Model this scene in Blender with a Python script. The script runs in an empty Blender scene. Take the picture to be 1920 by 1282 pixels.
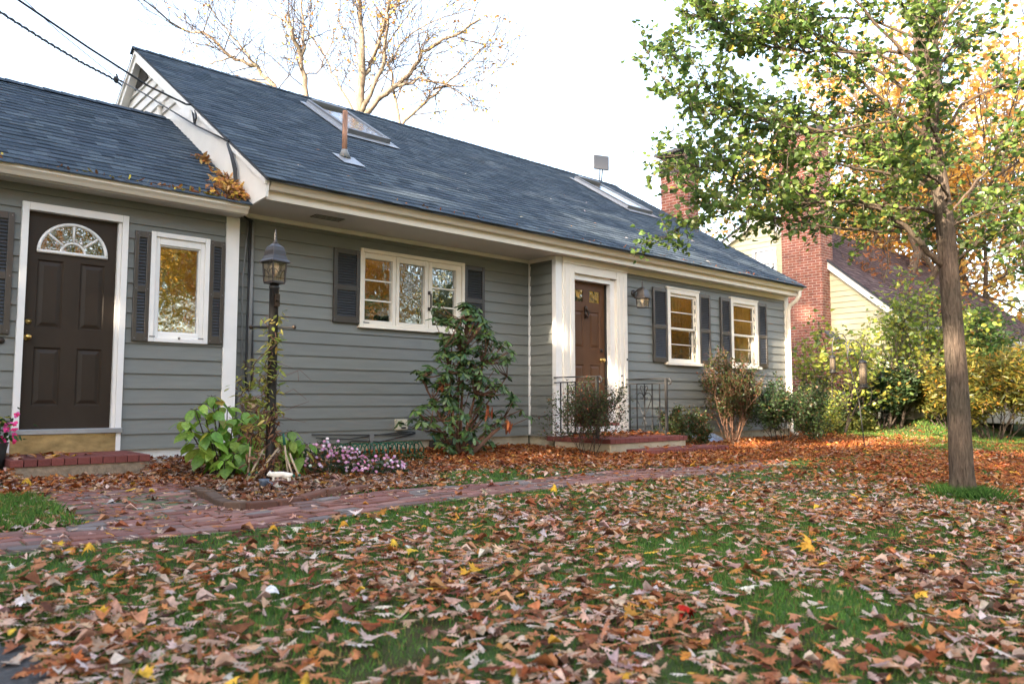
import bpy, math, random
import numpy as np
from mathutils import Vector
random.seed(7)
rng = np.random.default_rng(11)
scene = bpy.context.scene
col = scene.collection
R = math.radians
pi = math.pi

# ------------------------------------------------------------------ materials
def nt(name):
    m = bpy.data.materials.new(name); m.use_nodes = True
    n = m.node_tree; n.nodes.clear()
    return m, n
def N(n, t, **kw):
    nd = n.nodes.new(t)
    for k, v in kw.items():
        if k in nd.inputs.keys(): nd.inputs[k].default_value = v
        else: setattr(nd, k, v)
    return nd
def coords(n, scale=(1, 1, 1), kind='Object'):
    tc = N(n, 'ShaderNodeTexCoord'); mp = N(n, 'ShaderNodeMapping')
    mp.inputs['Scale'].default_value = scale
    n.links.new(tc.outputs[kind], mp.inputs['Vector'])
    return mp.outputs['Vector']
def ramp(n, fac, stops):
    r = N(n, 'ShaderNodeValToRGB'); e = r.color_ramp.elements
    while len(e) < len(stops): e.new(.5)
    for i, (p, c) in enumerate(stops):
        e[i].position = p; e[i].color = (*c, 1)
    n.links.new(fac, r.inputs['Fac']); return r.outputs['Color']
def scale_c(c, k): return tuple(min(1, x*k) for x in c)
def mat(name, c, rough=.6, var=.15, vscale=6, stretch=(1, 1, 1), bump=0, bscale=40, metal=0, spec=.5, tint=False, dirt=None, coat=0):
    m, n = nt(name)
    b = N(n, 'ShaderNodeBsdfPrincipled'); o = N(n, 'ShaderNodeOutputMaterial')
    n.links.new(b.outputs[0], o.inputs[0])
    b.inputs['Roughness'].default_value = rough; b.inputs['Metallic'].default_value = metal
    b.inputs['Specular IOR Level'].default_value = spec; b.inputs['Coat Weight'].default_value = coat
    v = coords(n, stretch)
    ns = N(n, 'ShaderNodeTexNoise', Scale=vscale, Detail=6, Roughness=.6); n.links.new(v, ns.inputs['Vector'])
    cc = ramp(n, ns.outputs['Fac'], [(.3, scale_c(c, 1-var)), (.7, scale_c(c, 1+var))])
    if tint:
        at = N(n, 'ShaderNodeAttribute', attribute_name='tint')
        mx = N(n, 'ShaderNodeMix', data_type='RGBA', blend_type='MULTIPLY'); mx.inputs[0].default_value = 1
        n.links.new(cc, mx.inputs[6]); n.links.new(at.outputs['Color'], mx.inputs[7]); cc = mx.outputs[2]
    if dirt:
        n2 = N(n, 'ShaderNodeTexNoise', Scale=dirt[1], Detail=8, Roughness=.7); n.links.new(coords(n, dirt[3] if len(dirt) > 3 else (1, 1, 1)), n2.inputs['Vector'])
        mr = N(n, 'ShaderNodeMapRange'); mr.inputs[1].default_value = dirt[2]; mr.inputs[2].default_value = dirt[2]+.18
        n.links.new(n2.outputs['Fac'], mr.inputs[0])
        mx = N(n, 'ShaderNodeMix', data_type='RGBA'); n.links.new(mr.outputs[0], mx.inputs[0])
        n.links.new(cc, mx.inputs[6]); mx.inputs[7].default_value = (*dirt[0], 1); cc = mx.outputs[2]
    n.links.new(cc, b.inputs['Base Color'])
    if bump:
        nb = N(n, 'ShaderNodeTexNoise', Scale=bscale, Detail=5); n.links.new(v, nb.inputs['Vector'])
        bp = N(n, 'ShaderNodeBump', Strength=bump, Distance=.01); n.links.new(nb.outputs['Fac'], bp.inputs['Height'])
        n.links.new(bp.outputs[0], b.inputs['Normal'])
    return m
def leafmat(name, trans=.35, rough=.55, gloss=.06):
    m, n = nt(name); o = N(n, 'ShaderNodeOutputMaterial')
    at = N(n, 'ShaderNodeAttribute', attribute_name='tint')
    ns = N(n, 'ShaderNodeTexNoise', Scale=45, Detail=3); n.links.new(coords(n), ns.inputs['Vector'])
    f = ramp(n, ns.outputs['Fac'], [(.3, (.72,)*3), (.7, (1.25,)*3)])
    mx = N(n, 'ShaderNodeMix', data_type='RGBA', blend_type='MULTIPLY'); mx.inputs[0].default_value = 1
    n.links.new(at.outputs['Color'], mx.inputs[6]); n.links.new(f, mx.inputs[7]); c = mx.outputs[2]
    d = N(n, 'ShaderNodeBsdfDiffuse'); t = N(n, 'ShaderNodeBsdfTranslucent'); g = N(n, 'ShaderNodeBsdfGlossy', Roughness=rough)
    n.links.new(c, d.inputs[0]); n.links.new(c, t.inputs[0])
    a = N(n, 'ShaderNodeMixShader'); a.inputs[0].default_value = trans
    n.links.new(d.outputs[0], a.inputs[1]); n.links.new(t.outputs[0], a.inputs[2])
    b = N(n, 'ShaderNodeMixShader'); b.inputs[0].default_value = gloss
    n.links.new(a.outputs[0], b.inputs[1]); n.links.new(g.outputs[0], b.inputs[2])
    n.links.new(b.outputs[0], o.inputs[0]); return m
def glassmat(name, refl=.4, rough=.015, wav=.03, tintc=(.9, .92, .9)):
    m, n = nt(name); o = N(n, 'ShaderNodeOutputMaterial')
    t = N(n, 'ShaderNodeBsdfTransparent'); t.inputs[0].default_value = (*tintc, 1)
    g = N(n, 'ShaderNodeBsdfGlossy', Roughness=rough)
    ns = N(n, 'ShaderNodeTexNoise', Scale=7, Detail=2); n.links.new(coords(n), ns.inputs['Vector'])
    bp = N(n, 'ShaderNodeBump', Strength=wav, Distance=.05); n.links.new(ns.outputs['Fac'], bp.inputs['Height'])
    n.links.new(bp.outputs[0], g.inputs['Normal'])
    a = N(n, 'ShaderNodeMixShader'); a.inputs[0].default_value = refl
    n.links.new(t.outputs[0], a.inputs[1]); n.links.new(g.outputs[0], a.inputs[2])
    n.links.new(a.outputs[0], o.inputs[0]); return m
def brickmat(name, c1, c2, mortar, bump=.5):
    m, n = nt(name); o = N(n, 'ShaderNodeOutputMaterial'); b = N(n, 'ShaderNodeBsdfPrincipled', Roughness=.9)
    n.links.new(b.outputs[0], o.inputs[0])
    tc = N(n, 'ShaderNodeTexCoord'); sx = N(n, 'ShaderNodeSeparateXYZ'); n.links.new(tc.outputs['Object'], sx.inputs[0])
    ad = N(n, 'ShaderNodeMath', operation='ADD'); n.links.new(sx.outputs[0], ad.inputs[0]); n.links.new(sx.outputs[1], ad.inputs[1])
    cx = N(n, 'ShaderNodeCombineXYZ'); n.links.new(ad.outputs[0], cx.inputs[0]); n.links.new(sx.outputs[2], cx.inputs[1])
    t = N(n, 'ShaderNodeTexBrick', Scale=1); n.links.new(cx.outputs[0], t.inputs['Vector'])
    t.inputs['Brick Width'].default_value = .22; t.inputs['Row Height'].default_value = .073
    t.inputs['Mortar Size'].default_value = .007; t.inputs['Bias'].default_value = 0
    t.inputs['Color1'].default_value = (*c1, 1); t.inputs['Color2'].default_value = (*c2, 1); t.inputs['Mortar'].default_value = (*mortar, 1)
    ns = N(n, 'ShaderNodeTexNoise', Scale=5, Detail=6); n.links.new(tc.outputs['Object'], ns.inputs['Vector'])
    f = ramp(n, ns.outputs['Fac'], [(.3, (.65,)*3), (.7, (1.2,)*3)])
    mx = N(n, 'ShaderNodeMix', data_type='RGBA', blend_type='MULTIPLY'); mx.inputs[0].default_value = 1
    n.links.new(t.outputs['Color'], mx.inputs[6]); n.links.new(f, mx.inputs[7]); n.links.new(mx.outputs[2], b.inputs['Base Color'])
    bp = N(n, 'ShaderNodeBump', Strength=bump, Distance=.01); bp.invert = True
    n.links.new(t.outputs['Fac'], bp.inputs['Height']); n.links.new(bp.outputs[0], b.inputs['Normal'])
    return m
def barkmat(name, c, s=14, strength=1.0):
    m, n = nt(name); o = N(n, 'ShaderNodeOutputMaterial'); b = N(n, 'ShaderNodeBsdfPrincipled', Roughness=.95)
    b.inputs['Specular IOR Level'].default_value = .15
    n.links.new(b.outputs[0], o.inputs[0])
    v = coords(n, (s, s, s*.16))
    a = N(n, 'ShaderNodeTexNoise', Scale=2.2, Detail=8, Roughness=.65, Distortion=.7); n.links.new(v, a.inputs['Vector'])
    cc = ramp(n, a.outputs['Fac'], [(.32, scale_c(c, .4)), (.5, c), (.72, scale_c(c, 1.55))])
    a2 = N(n, 'ShaderNodeTexNoise', Scale=1.7, Detail=4); n.links.new(coords(n), a2.inputs['Vector'])
    f = ramp(n, a2.outputs['Fac'], [(.35, (.8, .85, .8)), (.65, (1.15, 1.05, 1))])
    mx = N(n, 'ShaderNodeMix', data_type='RGBA', blend_type='MULTIPLY'); mx.inputs[0].default_value = 1
    n.links.new(cc, mx.inputs[6]); n.links.new(f, mx.inputs[7]); n.links.new(mx.outputs[2], b.inputs['Base Color'])
    bp = N(n, 'ShaderNodeBump', Strength=strength, Distance=.02); n.links.new(a.outputs['Fac'], bp.inputs['Height']); n.links.new(bp.outputs[0], b.inputs['Normal'])
    return m

SID = (.176, .183, .168)
M = dict(
    siding=mat('grey_siding', SID, .55, .07, 5, (.6, .6, 5), .12, 90, tint=True, dirt=((.25, .25, .235), 1.6, .66)),
    white=mat('white_paint', (.80, .78, .75), .5, .04, 4, bump=.05, dirt=((.5, .47, .42), 3, .72)),
    cream=mat('warm_cast_cream_paint', (.80, .735, .63), .42, .04, 3, (.4, 3, 3), .03, dirt=((.55, .5, .42), 2.2, .7, (.5, 3, 3))),  # cream deepened in colour to stand for warm light bounced onto the front
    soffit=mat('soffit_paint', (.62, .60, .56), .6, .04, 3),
    found=mat('foundation_paint', (.72, .71, .68), .85, .1, 6, bump=.4, bscale=30, dirt=((.35, .3, .24), 4, .62)),
    conc=mat('stained_concrete', (.42, .36, .26), .9, .2, 5, bump=.5, bscale=50, dirt=((.04, .05, .03), 3, .57)),
    door=mat('brown_door_paint', (.034, .024, .017), .45, .15, 4, (1, 1, .5), .1, 30, spec=.22, dirt=((.06, .045, .035), 2.5, .68)),
    door2=mat('warm_lit_door_paint', (.105, .047, .021), .45, .15, 4, (1, 1, .5), .1, 30, spec=.22),  # same brown door paint, its colour lightened and warmed for warmer light
    shutter=mat('dark_shutter_paint', (.036, .029, .025), .32, .15, 8, spec=.8),
    louvre=mat('sky_tinted_louvre', (.05, .055, .065), .3, .1, 8, spec=.9),  # shutter paint made bluer and lighter, standing for sky reflected in the slats
    roof=mat('asphalt_shingle', (1, 1, 1), .9, .22, 60, tint=True, bump=.6, bscale=300, spec=.0),
    deck=mat('roof_deck', (.05, .055, .065), .9),
    neighroof=mat('brown_shingle', (.16, .125, .125), .9, .2, 3, bump=.4, bscale=60),
    brass=mat('brass', (.62, .42, .14), .28, .15, 8, metal=1),
    kick=mat('brass_kick_plate', (.42, .31, .16), .36, .35, 7, (1, 1, 2), .08, 12, metal=.8, dirt=((.2, .12, .04), 6, .62)),
    black=mat('black_iron', (.018, .017, .017), .5, .2, 20, bump=.1),
    lampmetal=mat('bronze_black_metal', (.035, .028, .026), .42, .3, 9, spec=.6),
    grey=mat('grey_conduit', (.2, .2, .195), .55),
    cable=mat('black_cable', (.02, .02, .022), .6),
    alu=mat('aluminium', (.36, .37, .39), .42, .1, 9, metal=.6),
    dark=mat('dark_interior', (.03, .025, .02), .9, .5, 2),
    brickr=mat('red_brick', (1, 1, 1), .9, .2, 25, tint=True, bump=.5, bscale=60),
    paver=mat('mossy_paver', (1, 1, 1), .92, .22, 25, tint=True, bump=.6, bscale=60, dirt=((.10, .10, .06), 2.6, .60)),
    mortar=mat('mossy_mortar', (.09, .11, .05), .95, .4, 8, bump=.5),
    brickw=brickmat('chimney_brick', (.30, .095, .06), (.20, .06, .045), (.42, .34, .28)),
    brickd=brickmat('sooty_chimney_brick', (.10, .07, .065), (.07, .05, .05), (.16, .14, .13)),
    slab=mat('dark_slate', (.09, .09, .1), .8),
    yellow=mat('yellow_siding', (.54, .50, .34), .6, .05, 3),
    bark=barkmat('bark', (.125, .098, .08), 27, 1.5),
    barkg=barkmat('grey_bark', (.22, .18, .14), 6, .8),
    twig=mat('twig', (.055, .04, .03), .9),
    twigr=mat('red_twig', (.13, .065, .04), .9),
    leaf=leafmat('living_leaf', .52, .4, .04),
    leafs=leafmat('glossy_leaf', .24, .38, .05),
    dry=leafmat('dry_leaf', .14, .6, .006),
    grass=leafmat('grass_blade', .3, .5, .01),
    petal=leafmat('petal', .3, .6, .02),
    glass=glassmat('window_glass', .42, .03, .07),
    glass2=glassmat('screened_glass', .24, .06, .05, (.6, .6, .58)),
    lampglass=glassmat('lantern_glass', .14, .12, .2, (.97, .86, .72)),
    skyglass=glassmat('skylight_glass', .75, .03, .08),
    bulb=mat('white_bulb', (.85, .84, .8), .3, .02),
    curtain=mat('pale_curtain', (.34, .36, .26), .9, .12, 4, (6, 6, .6)),
    curtain2=mat('dim_curtain', (.10, .065, .045), .9, .3, 3, (5, 5, .8)),
    wood=mat('weathered_wood', (.42, .32, .22), .8, .2, 12),
    green=mat('green_rubber', (.01, .10, .06), .5),
    pot=mat('blue_grey_glaze', (.10, .13, .18), .35),
    potd=mat('dark_planter', (.03, .032, .03), .6),
    beige=mat('beige_plastic', (.55, .5, .38), .5),
    ivory=mat('ivory_warm_cast_paint', (.80, .74, .65), .55, .04, 4),
    tarp=mat('pale_blue_tarp', (.22, .28, .40), .4, .1, 5),
    carp=mat('white_car_paint', (.7, .71, .74), .2, .02, 3, coat=.8),
    carw=mat('car_window', (.04, .05, .06), .05),
    tyre=mat('tyre', (.02, .02, .02), .8),
    copper=mat('rusty_copper_pipe', (.30, .15, .09), .55, .4, 9, (1, 1, .5), dirt=((.2, .13, .1), 8, .55)),
    seed=mat('bird_seed', (.10, .075, .05), .9, .6, 60),
    bronze=mat('dark_bronze', (.05, .035, .025), .4, metal=.6),
)
def groundmat():
    m, n = nt('lawn_soil'); o = N(n, 'ShaderNodeOutputMaterial'); b = N(n, 'ShaderNodeBsdfPrincipled', Roughness=.95)
    b.inputs['Specular IOR Level'].default_value = .1
    n.links.new(b.outputs[0], o.inputs[0]); v = coords(n)
    a = N(n, 'ShaderNodeTexNoise', Scale=1.6, Detail=9, Roughness=.7); n.links.new(v, a.inputs['Vector'])
    c = ramp(n, a.outputs['Fac'], [(.36, (.06, .036, .02)), (.5, (.06, .085, .028)), (.66, (.07, .14, .035))])
    n.links.new(c, b.inputs['Base Color'])
    h = N(n, 'ShaderNodeTexNoise', Scale=60, Detail=6); n.links.new(v, h.inputs['Vector'])
    bp = N(n, 'ShaderNodeBump', Strength=.8, Distance=.02); n.links.new(h.outputs['Fac'], bp.inputs['Height']); n.links.new(bp.outputs[0], b.inputs['Normal'])
    return m
M['ground'] = groundmat()
M['mulch'] = mat('dark_mulch', (.055, .035, .024), .95, .5, 30, bump=1, bscale=70, spec=.1)
M['asphalt'] = mat('asphalt', (.055, .053, .052), .9, .5, 45, bump=.6, bscale=160, dirt=((.09, .09, .09), 60, .6))

# ------------------------------------------------------------------ objects
BASE = {}
def link(o, parent, kind=None):
    col.objects.link(o)
    if parent is not None: o.parent = parent
def tag(o, label, cat, group=None, kind=None):
    o['label'] = label; o['category'] = cat
    if group: o['group'] = group
    if kind: o['kind'] = kind
    return o
def thing(name, loc, label, cat, group=None):
    o = bpy.data.objects.new(name, None); col.objects.link(o); o.location = loc; o.empty_display_size = .1
    BASE[o.name] = np.array(loc, float); return tag(o, label, cat, group)
def base_of(p):
    b = np.zeros(3)
    while p is not None:
        b = b + np.array(p.location[:]); p = p.parent
    return b
class MB:
    def __init__(s): s.v = []; s.f = []; s.c = []
    def add(s, vs, fs, c=None):
        k = len(s.v); s.v.extend([tuple(map(float, p)) for p in vs])
        s.f.extend([tuple(i+k for i in f) for f in fs])
        s.c.extend([c or (1, 1, 1)]*len(vs)); return s
    def box(s, x0, x1, y0, y1, z0, z1, c=None):
        return s.add([(x0, y0, z0), (x1, y0, z0), (x1, y1, z0), (x0, y1, z0), (x0, y0, z1), (x1, y0, z1), (x1, y1, z1), (x0, y1, z1)],
                     [(0, 3, 2, 1), (4, 5, 6, 7), (0, 1, 5, 4), (1, 2, 6, 5), (2, 3, 7, 6), (3, 0, 4, 7)], c)
    def hexa(s, p8, c=None):
        return s.add(p8, [(0, 3, 2, 1), (4, 5, 6, 7), (0, 1, 5, 4), (1, 2, 6, 5), (2, 3, 7, 6), (3, 0, 4, 7)], c)
    def prism(s, pts, a, b, fn, c=None):
        n = len(pts); vs = [fn(p, a) for p in pts]+[fn(p, b) for p in pts]
        fs = [(i, (i+1) % n, n+(i+1) % n, n+i) for i in range(n)]+[tuple(range(n))[::-1], tuple(range(n, 2*n))]
        return s.add(vs, fs, c)
    def tube(s, pts, r, n=8, c=None, cap=True):
        pts = [Vector(p) for p in pts]; m = len(pts)
        rs = r if hasattr(r, '__len__') else [r]*m
        t0 = (pts[1]-pts[0]).normalized(); u = t0.orthogonal().normalized(); vs = []
        for i, p in enumerate(pts):
            t = (pts[min(i+1, m-1)]-pts[max(i-1, 0)])
            t = t.normalized() if t.length > 1e-9 else t0
            u = (u-t*u.dot(t)); u = u.normalized() if u.length > 1e-6 else t.orthogonal().normalized()
            w = t.cross(u)
            for k in range(n):
                a = 2*pi*k/n; vs.append(p+(u*math.cos(a)+w*math.sin(a))*rs[i])
        fs = [(i*n+k, i*n+(k+1) % n, (i+1)*n+(k+1) % n, (i+1)*n+k) for i in range(m-1) for k in range(n)]
        if cap: fs += [tuple(range(n))[::-1], tuple(range((m-1)*n, m*n))]
        return s.add(vs, fs, c)
    def lathe(s, prof, o, n=16, axis='z', rot=0, c=None):
        vs = []
        for r, h in prof:
            for k in range(n):
                a = 2*pi*k/n+rot; x, y = r*math.cos(a), r*math.sin(a)
                p = {'z': (x, y, h), 'y': (x, -h, y), 'x': (-h, x, y)}[axis]
                vs.append((o[0]+p[0], o[1]+p[1], o[2]+p[2]))
        m = len(prof)
        fs = [(i*n+k, i*n+(k+1) % n, (i+1)*n+(k+1) % n, (i+1)*n+k) for i in range(m-1) for k in range(n)]
        fs += [tuple(range(n))[::-1], tuple(range((m-1)*n, m*n))]
        return s.add(vs, fs, c)
    def ball(s, o, r, n=10, c=None):
        rr = r if hasattr(r, '__len__') else (r, r, r); m = n//2+1; k0 = len(s.v)
        s.lathe([(max(1e-4, math.sin(pi*i/m)), -math.cos(pi*i/m)) for i in range(m+1)], (0, 0, 0), n, c=c)
        for i in range(k0, len(s.v)):
            p = s.v[i]; s.v[i] = (o[0]+p[0]*rr[0], o[1]+p[1]*rr[1], o[2]+p[2]*rr[2])
        return s
    def build(s, name, m, parent=None, smooth=False, bevel=0):
        me = bpy.data.meshes.new(name); b = base_of(parent)
        vs = np.array(s.v, float).reshape(-1, 3)-b
        me.from_pydata(vs.tolist(), [], s.f)
        ms = m if isinstance(m, (list, tuple)) else [m]
        for q in ms: me.materials.append(q)
        at = me.color_attributes.new('tint', 'FLOAT_COLOR', 'POINT')
        at.data.foreach_set('color', np.hstack([np.array(s.c, float).reshape(-1, 3), np.ones((len(s.v), 1))]).ravel().astype(np.float32))
        if smooth: me.polygons.foreach_set('use_smooth', [True]*len(me.polygons))
        me.update()
        o = bpy.data.objects.new(name, me); link(o, parent)
        if bevel:
            bm = o.modifiers.new('edge', 'BEVEL'); bm.width = bevel; bm.segments = 2; bm.limit_method = 'ANGLE'; bm.angle_limit = R(40)
        return o
def tri_object(name, V, T, C, m, parent=None, smooth=False):
    me = bpy.data.meshes.new(name); V = np.asarray(V, np.float32)-base_of(parent).astype(np.float32)
    nT = len(T); me.vertices.add(len(V)); me.vertices.foreach_set('co', V.ravel())
    me.loops.add(nT*3); me.loops.foreach_set('vertex_index', np.asarray(T, np.int32).ravel())
    me.polygons.add(nT); me.polygons.foreach_set('loop_start', np.arange(0, nT*3, 3, dtype=np.int32)); me.polygons.foreach_set('loop_total', np.full(nT, 3, np.int32))
    me.update(calc_edges=True)
    at = me.color_attributes.new('tint', 'FLOAT_COLOR', 'POINT')
    at.data.foreach_set('color', np.hstack([np.asarray(C, np.float32), np.ones((len(V), 1), np.float32)]).ravel())
    if smooth: me.polygons.foreach_set('use_smooth', np.ones(nT, bool))
    me.materials.append(m); o = bpy.data.objects.new(name, me); link(o, parent); return o

# --------------------------------------------------------------- leaf tools
def fan(outline):
    o = np.array(outline, float); c = np.array([[0, o[:, 1].mean(), 0]])
    v = np.vstack([c, np.c_[o, np.zeros(len(o))]]); n = len(o)
    return v, [(0, 1+i, 1+(i+1) % n) for i in range(n)]
def strip(st):            # stations: (y, half width, forward shift of the edge)
    v = []
    for y, w, s in st: v += [(-w, y+s, 0), (0, y, 0), (w, y+s, 0)]
    f = []
    for i in range(len(st)-1):
        a = 3*i; b = a+3
        f += [(a, a+1, b+1), (a, b+1, b), (a+1, a+2, b+2), (a+1, b+2, b+1)]
    return np.array(v, float), f
OVATE = strip([(0, .03, 0), (.12, .30, -.02), (.4, .42, 0), (.7, .28, 0), (1, .02, 0)])
LANCE = strip([(0, .02, 0), (.25, .13, 0), (.55, .17, 0), (.85, .09, 0), (1, .01, 0)])
ROUND = strip([(0, .04, 0), (.10, .34, -.06), (.38, .46, 0), (.7, .33, 0), (.9, .12, 0), (1.04, .01, 0)])
OAK = strip([(-.25, .008, 0), (0, .01, 0), (.06, .07, .02), (.16, .06, 0), (.24, .24, .08), (.34, .08, 0), (.44, .30, .10), (.56, .09, 0), (.66, .25, .10), (.78, .08, 0), (.86, .13, .06), (1, .02, .02)])
half = [(.02, -.35), (.03, 0), (.28, -.08), (.2, .12), (.52, .12), (.40, .28), (.58, .46), (.40, .45), (.34, .56), (.20, .48), (.22, .72), (.10, .70)]
MAPLE = fan(half+[(0, 1.0)]+[(-x, y) for x, y in half[::-1]])
BLOB = fan([(.15, 0), (.42, .2), (.46, .5), (.3, .85), (0, 1), (-.3, .82), (-.45, .45), (-.35, .15)])
def bend(t, curl=0., fold=0., twist=0., tipd=0.):
    v, f = t; v = v.copy(); y = v[:, 1]; x = v[:, 0]
    z = -curl*(x**2)*3 + fold*np.abs(x) - tipd*np.maximum(y, 0)**2 + twist*x*y
    w = np.c_[x*(1-.35*abs(curl)), y*(1-.2*abs(tipd)), z]; return w, f
class Leaves:
    def __init__(s): s.V = []; s.T = []; s.C = []; s.n = 0
    def put(s, tm, P, nrm, size, colr, up=None, aspect=None):
        P = np.asarray(P, float).reshape(-1, 3); n = len(P)
        if n == 0: return
        nrm = np.broadcast_to(np.asarray(nrm, float), (n, 3)); nz = nrm/np.maximum(1e-6, np.linalg.norm(nrm, axis=1, keepdims=True))
        if up is None: up = rng.normal(size=(n, 3))
        up = np.broadcast_to(np.asarray(up, float), (n, 3))
        y = up-nz*np.sum(up*nz, 1, keepdims=True); y = y/np.maximum(1e-6, np.linalg.norm(y, axis=1, keepdims=True))
        x = np.cross(y, nz); v, f = tm; v = np.asarray(v); k = len(v)
        size = np.broadcast_to(np.asarray(size, float), (n,))
        if aspect: x = x*rng.uniform(*aspect, (n, 1))
        W = (v[None, :, 0, None]*x[:, None]+v[None, :, 1, None]*y[:, None]+v[None, :, 2, None]*nz[:, None])*size[:, None, None]+P[:, None]
        s.V.append(W.reshape(-1, 3)); T = np.array(f)[None]+(np.arange(n)*k)[:, None, None]+s.n
        s.T.append(T.reshape(-1, 3)); s.n += n*k
        cc = np.broadcast_to(np.asarray(colr, float), (n, 3)); s.C.append(np.repeat(cc, k, 0))
    def build(s, name, m, parent=None):
        return tri_object(name, np.vstack(s.V), np.vstack(s.T), np.vstack(s.C), m, parent)
def pick(pal, n, w=None, jit=.15):
    pal = np.array(pal, float); w = None if w is None else np.array(w, float)/sum(w)
    c = pal[rng.choice(len(pal), n, p=w)]
    return np.clip(c*(1+rng.normal(0, jit, (n, 1)))*(1+rng.normal(0, .05, (n, 3))), .004, .95)
def unit(v):
    v = np.asarray(v, float); return v/max(1e-9, np.linalg.norm(v))

# ------------------------------------------------------------------ terrain
def gz(x, y):
    x = np.asarray(x, float); y = np.asarray(y, float)
    t = np.clip((x-17.5)/3, 0, 1)*np.clip((y-5.6)/1.6, 0, 1); t = t*t*(3-2*t)
    near = np.clip((8.0-y)/2, 0, 1)
    return (-.63-.007*np.clip(x, -10, 40)+.03*(np.clip(y, -4, 8.3)-8.3)+.4*t
            + near*(.008*np.sin(2.1*x+1.3*y)+.006*np.sin(3.7*y-1.9*x)))
def G(x, y): return float(gz(x, y))
xs = np.concatenate([np.arange(-60, -4, 7), np.arange(-4, 24, .25), np.arange(24, 120, 6)])
ys = np.concatenate([np.arange(-80, -3, 7), np.arange(-3, 12, .25), np.arange(12, 120, 6)])
X, Y = np.meshgrid(xs, ys, indexing='ij'); Zg = gz(X, Y)
nx, ny = X.shape; idx = np.arange(nx*ny).reshape(nx, ny)
a, b, c, d = idx[:-1, :-1].ravel(), idx[1:, :-1].ravel(), idx[1:, 1:].ravel(), idx[:-1, 1:].ravel()
V = np.c_[X.ravel(), Y.ravel(), Zg.ravel()]
g = tri_object('ground', V, np.vstack([np.c_[a, b, c], np.c_[a, c, d]]), np.ones_like(V), M['ground'], smooth=True); g['kind'] = 'structure'
def sheet(name, poly, m, lift, res=.2):
    """flat patch following the ground, outline poly"""
    P = np.array(poly, float); x0, y0 = P.min(0); x1, y1 = P.max(0)
    nx = int((x1-x0)/res)+2; ny = int((y1-y0)/res)+2
    mb = MB(); gx = np.linspace(x0, x1, nx); gy = np.linspace(y0, y1, ny); keep = {}
    for i in range(nx-1):
        for j in range(ny-1):
            cx, cy = (gx[i]+gx[i+1])/2, (gy[j]+gy[j+1])/2
            if inside(P, cx, cy): 
                q = [(gx[i], gy[j]), (gx[i+1], gy[j]), (gx[i+1], gy[j+1]), (gx[i], gy[j+1])]
                mb.add([(u, w, G(u, w)+lift) for u, w in q], [(0, 1, 2, 3)])
    o = mb.build(name, m, None, smooth=True); o['kind'] = 'structure'; return o
def inside(P, x, y):
    n = len(P); r = False
    for i in range(n):
        (xa, ya), (xb, yb) = P[i], P[(i+1) % n]
        if (ya > y) != (yb > y) and x < (xb-xa)*(y-ya)/(yb-ya)+xa: r = not r
    return r
BED = [(2.1, 5.12), (3.1, 5.42), (4.0, 5.75), (4.6, 6.3), (6.0, 6.75), (7.7, 6.75), (7.7, 8.4), (2.3, 8.4), (2.3, 7.2), (2.12, 6.2)]
DRIVE = [(-6, -3), (.50, -3), (.52, 2.6), (.50, 2.95), (.42, 3.2), (.2, 3.35), (-6, 3.4)]
sheet('planting_bed', BED, M['mulch'], .008)
sheet('driveway', DRIVE, M['asphalt'], .012, .07)
PATH = [(-4, 4.68), (.7, 4.72), (2, 4.73), (3, 4.97), (4, 5.05), (5.2, 5.12), (6.5, 5.05), (8, 5.0), (9.2, 5.2)]
def path_y(x): return np.interp(x, [p[0] for p in PATH], [p[1] for p in PATH])
def inpath(x, y): return abs(y-path_y(x)) < .36 and x < 9
def inpatio(x, y): return 1.12 < x < 2.1 and 5.0 < y < 7.5
BRK = [(.26, .12, .10), (.22, .095, .08), (.29, .155, .125), (.21, .125, .11), (.20, .165, .155), (.25, .105, .08), (.27, .13, .105)]
def brick(mb, cx, cy, L, W, ang, lift, h=.03):
    ca, sa = math.cos(ang), math.sin(ang); z = G(cx, cy)+lift+random.uniform(-.004, .004)
    tz = random.uniform(-.004, .004)
    def q(u, w, t): return (cx+u*ca-w*sa, cy+u*sa+w*ca, z+t+tz*u/L*2)
    cc = random.choice(BRK); k = random.uniform(.75, 1.2); cc = tuple(x*k for x in cc); a, b_ = L/2, W/2; e = .004
    lo = [q(-a, -b_, -h), q(a, -b_, -h), q(a, b_, -h), q(-a, b_, -h)]
    mi = [q(-a, -b_, -e), q(a, -b_, -e), q(a, b_, -e), q(-a, b_, -e)]
    up = [q(-a+e, -b_+e, 0), q(a-e, -b_+e, 0), q(a-e, b_-e, 0), q(-a+e, b_-e, 0)]
    fs = []
    for o in (0, 4):
        fs += [(o+i, o+(i+1) % 4, o+4+(i+1) % 4, o+4+i) for i in range(4)]
    mb.add(lo+mi+up, fs+[(8, 9, 10, 11)], cc)
mb = MB()
for r_ in range(6):
    s = -3.9+random.random()*.2
    while s < 9.1:
        off = -.3+.105*r_+.05
        x = s+.1; y = path_y(x)+off; ang = math.atan2(path_y(x+.1)-path_y(x-.1), .2)
        if not (x > 8.2 and random.random() < .4): brick(mb, x, y, .195, .093, ang, .014)
        s += .205
o = mb.build('path', M['paver']); o['kind'] = 'structure'
mb = MB()
for i in range(23):
    for j in range(5):
        y = 5.12+i*.104; x = 1.23+j*.205+(.1 if i % 2 else 0)
        if y < path_y(x)+.36: continue
        brick(mb, x, y, .190, .092, 0, .014)
o = mb.build('patio', M['paver']); o['kind'] = 'structure'
mbp = MB()
xx = np.linspace(-4, 9.2, 67)
for i in range(66):
    q = [(xx[i], path_y(xx[i])-.33), (xx[i+1], path_y(xx[i+1])-.33), (xx[i+1], path_y(xx[i+1])+.34), (xx[i], path_y(xx[i])+.34)]
    mbp.add([(u, w, G(u, w)+.004) for u, w in q], [(0, 1, 2, 3)])
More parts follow.
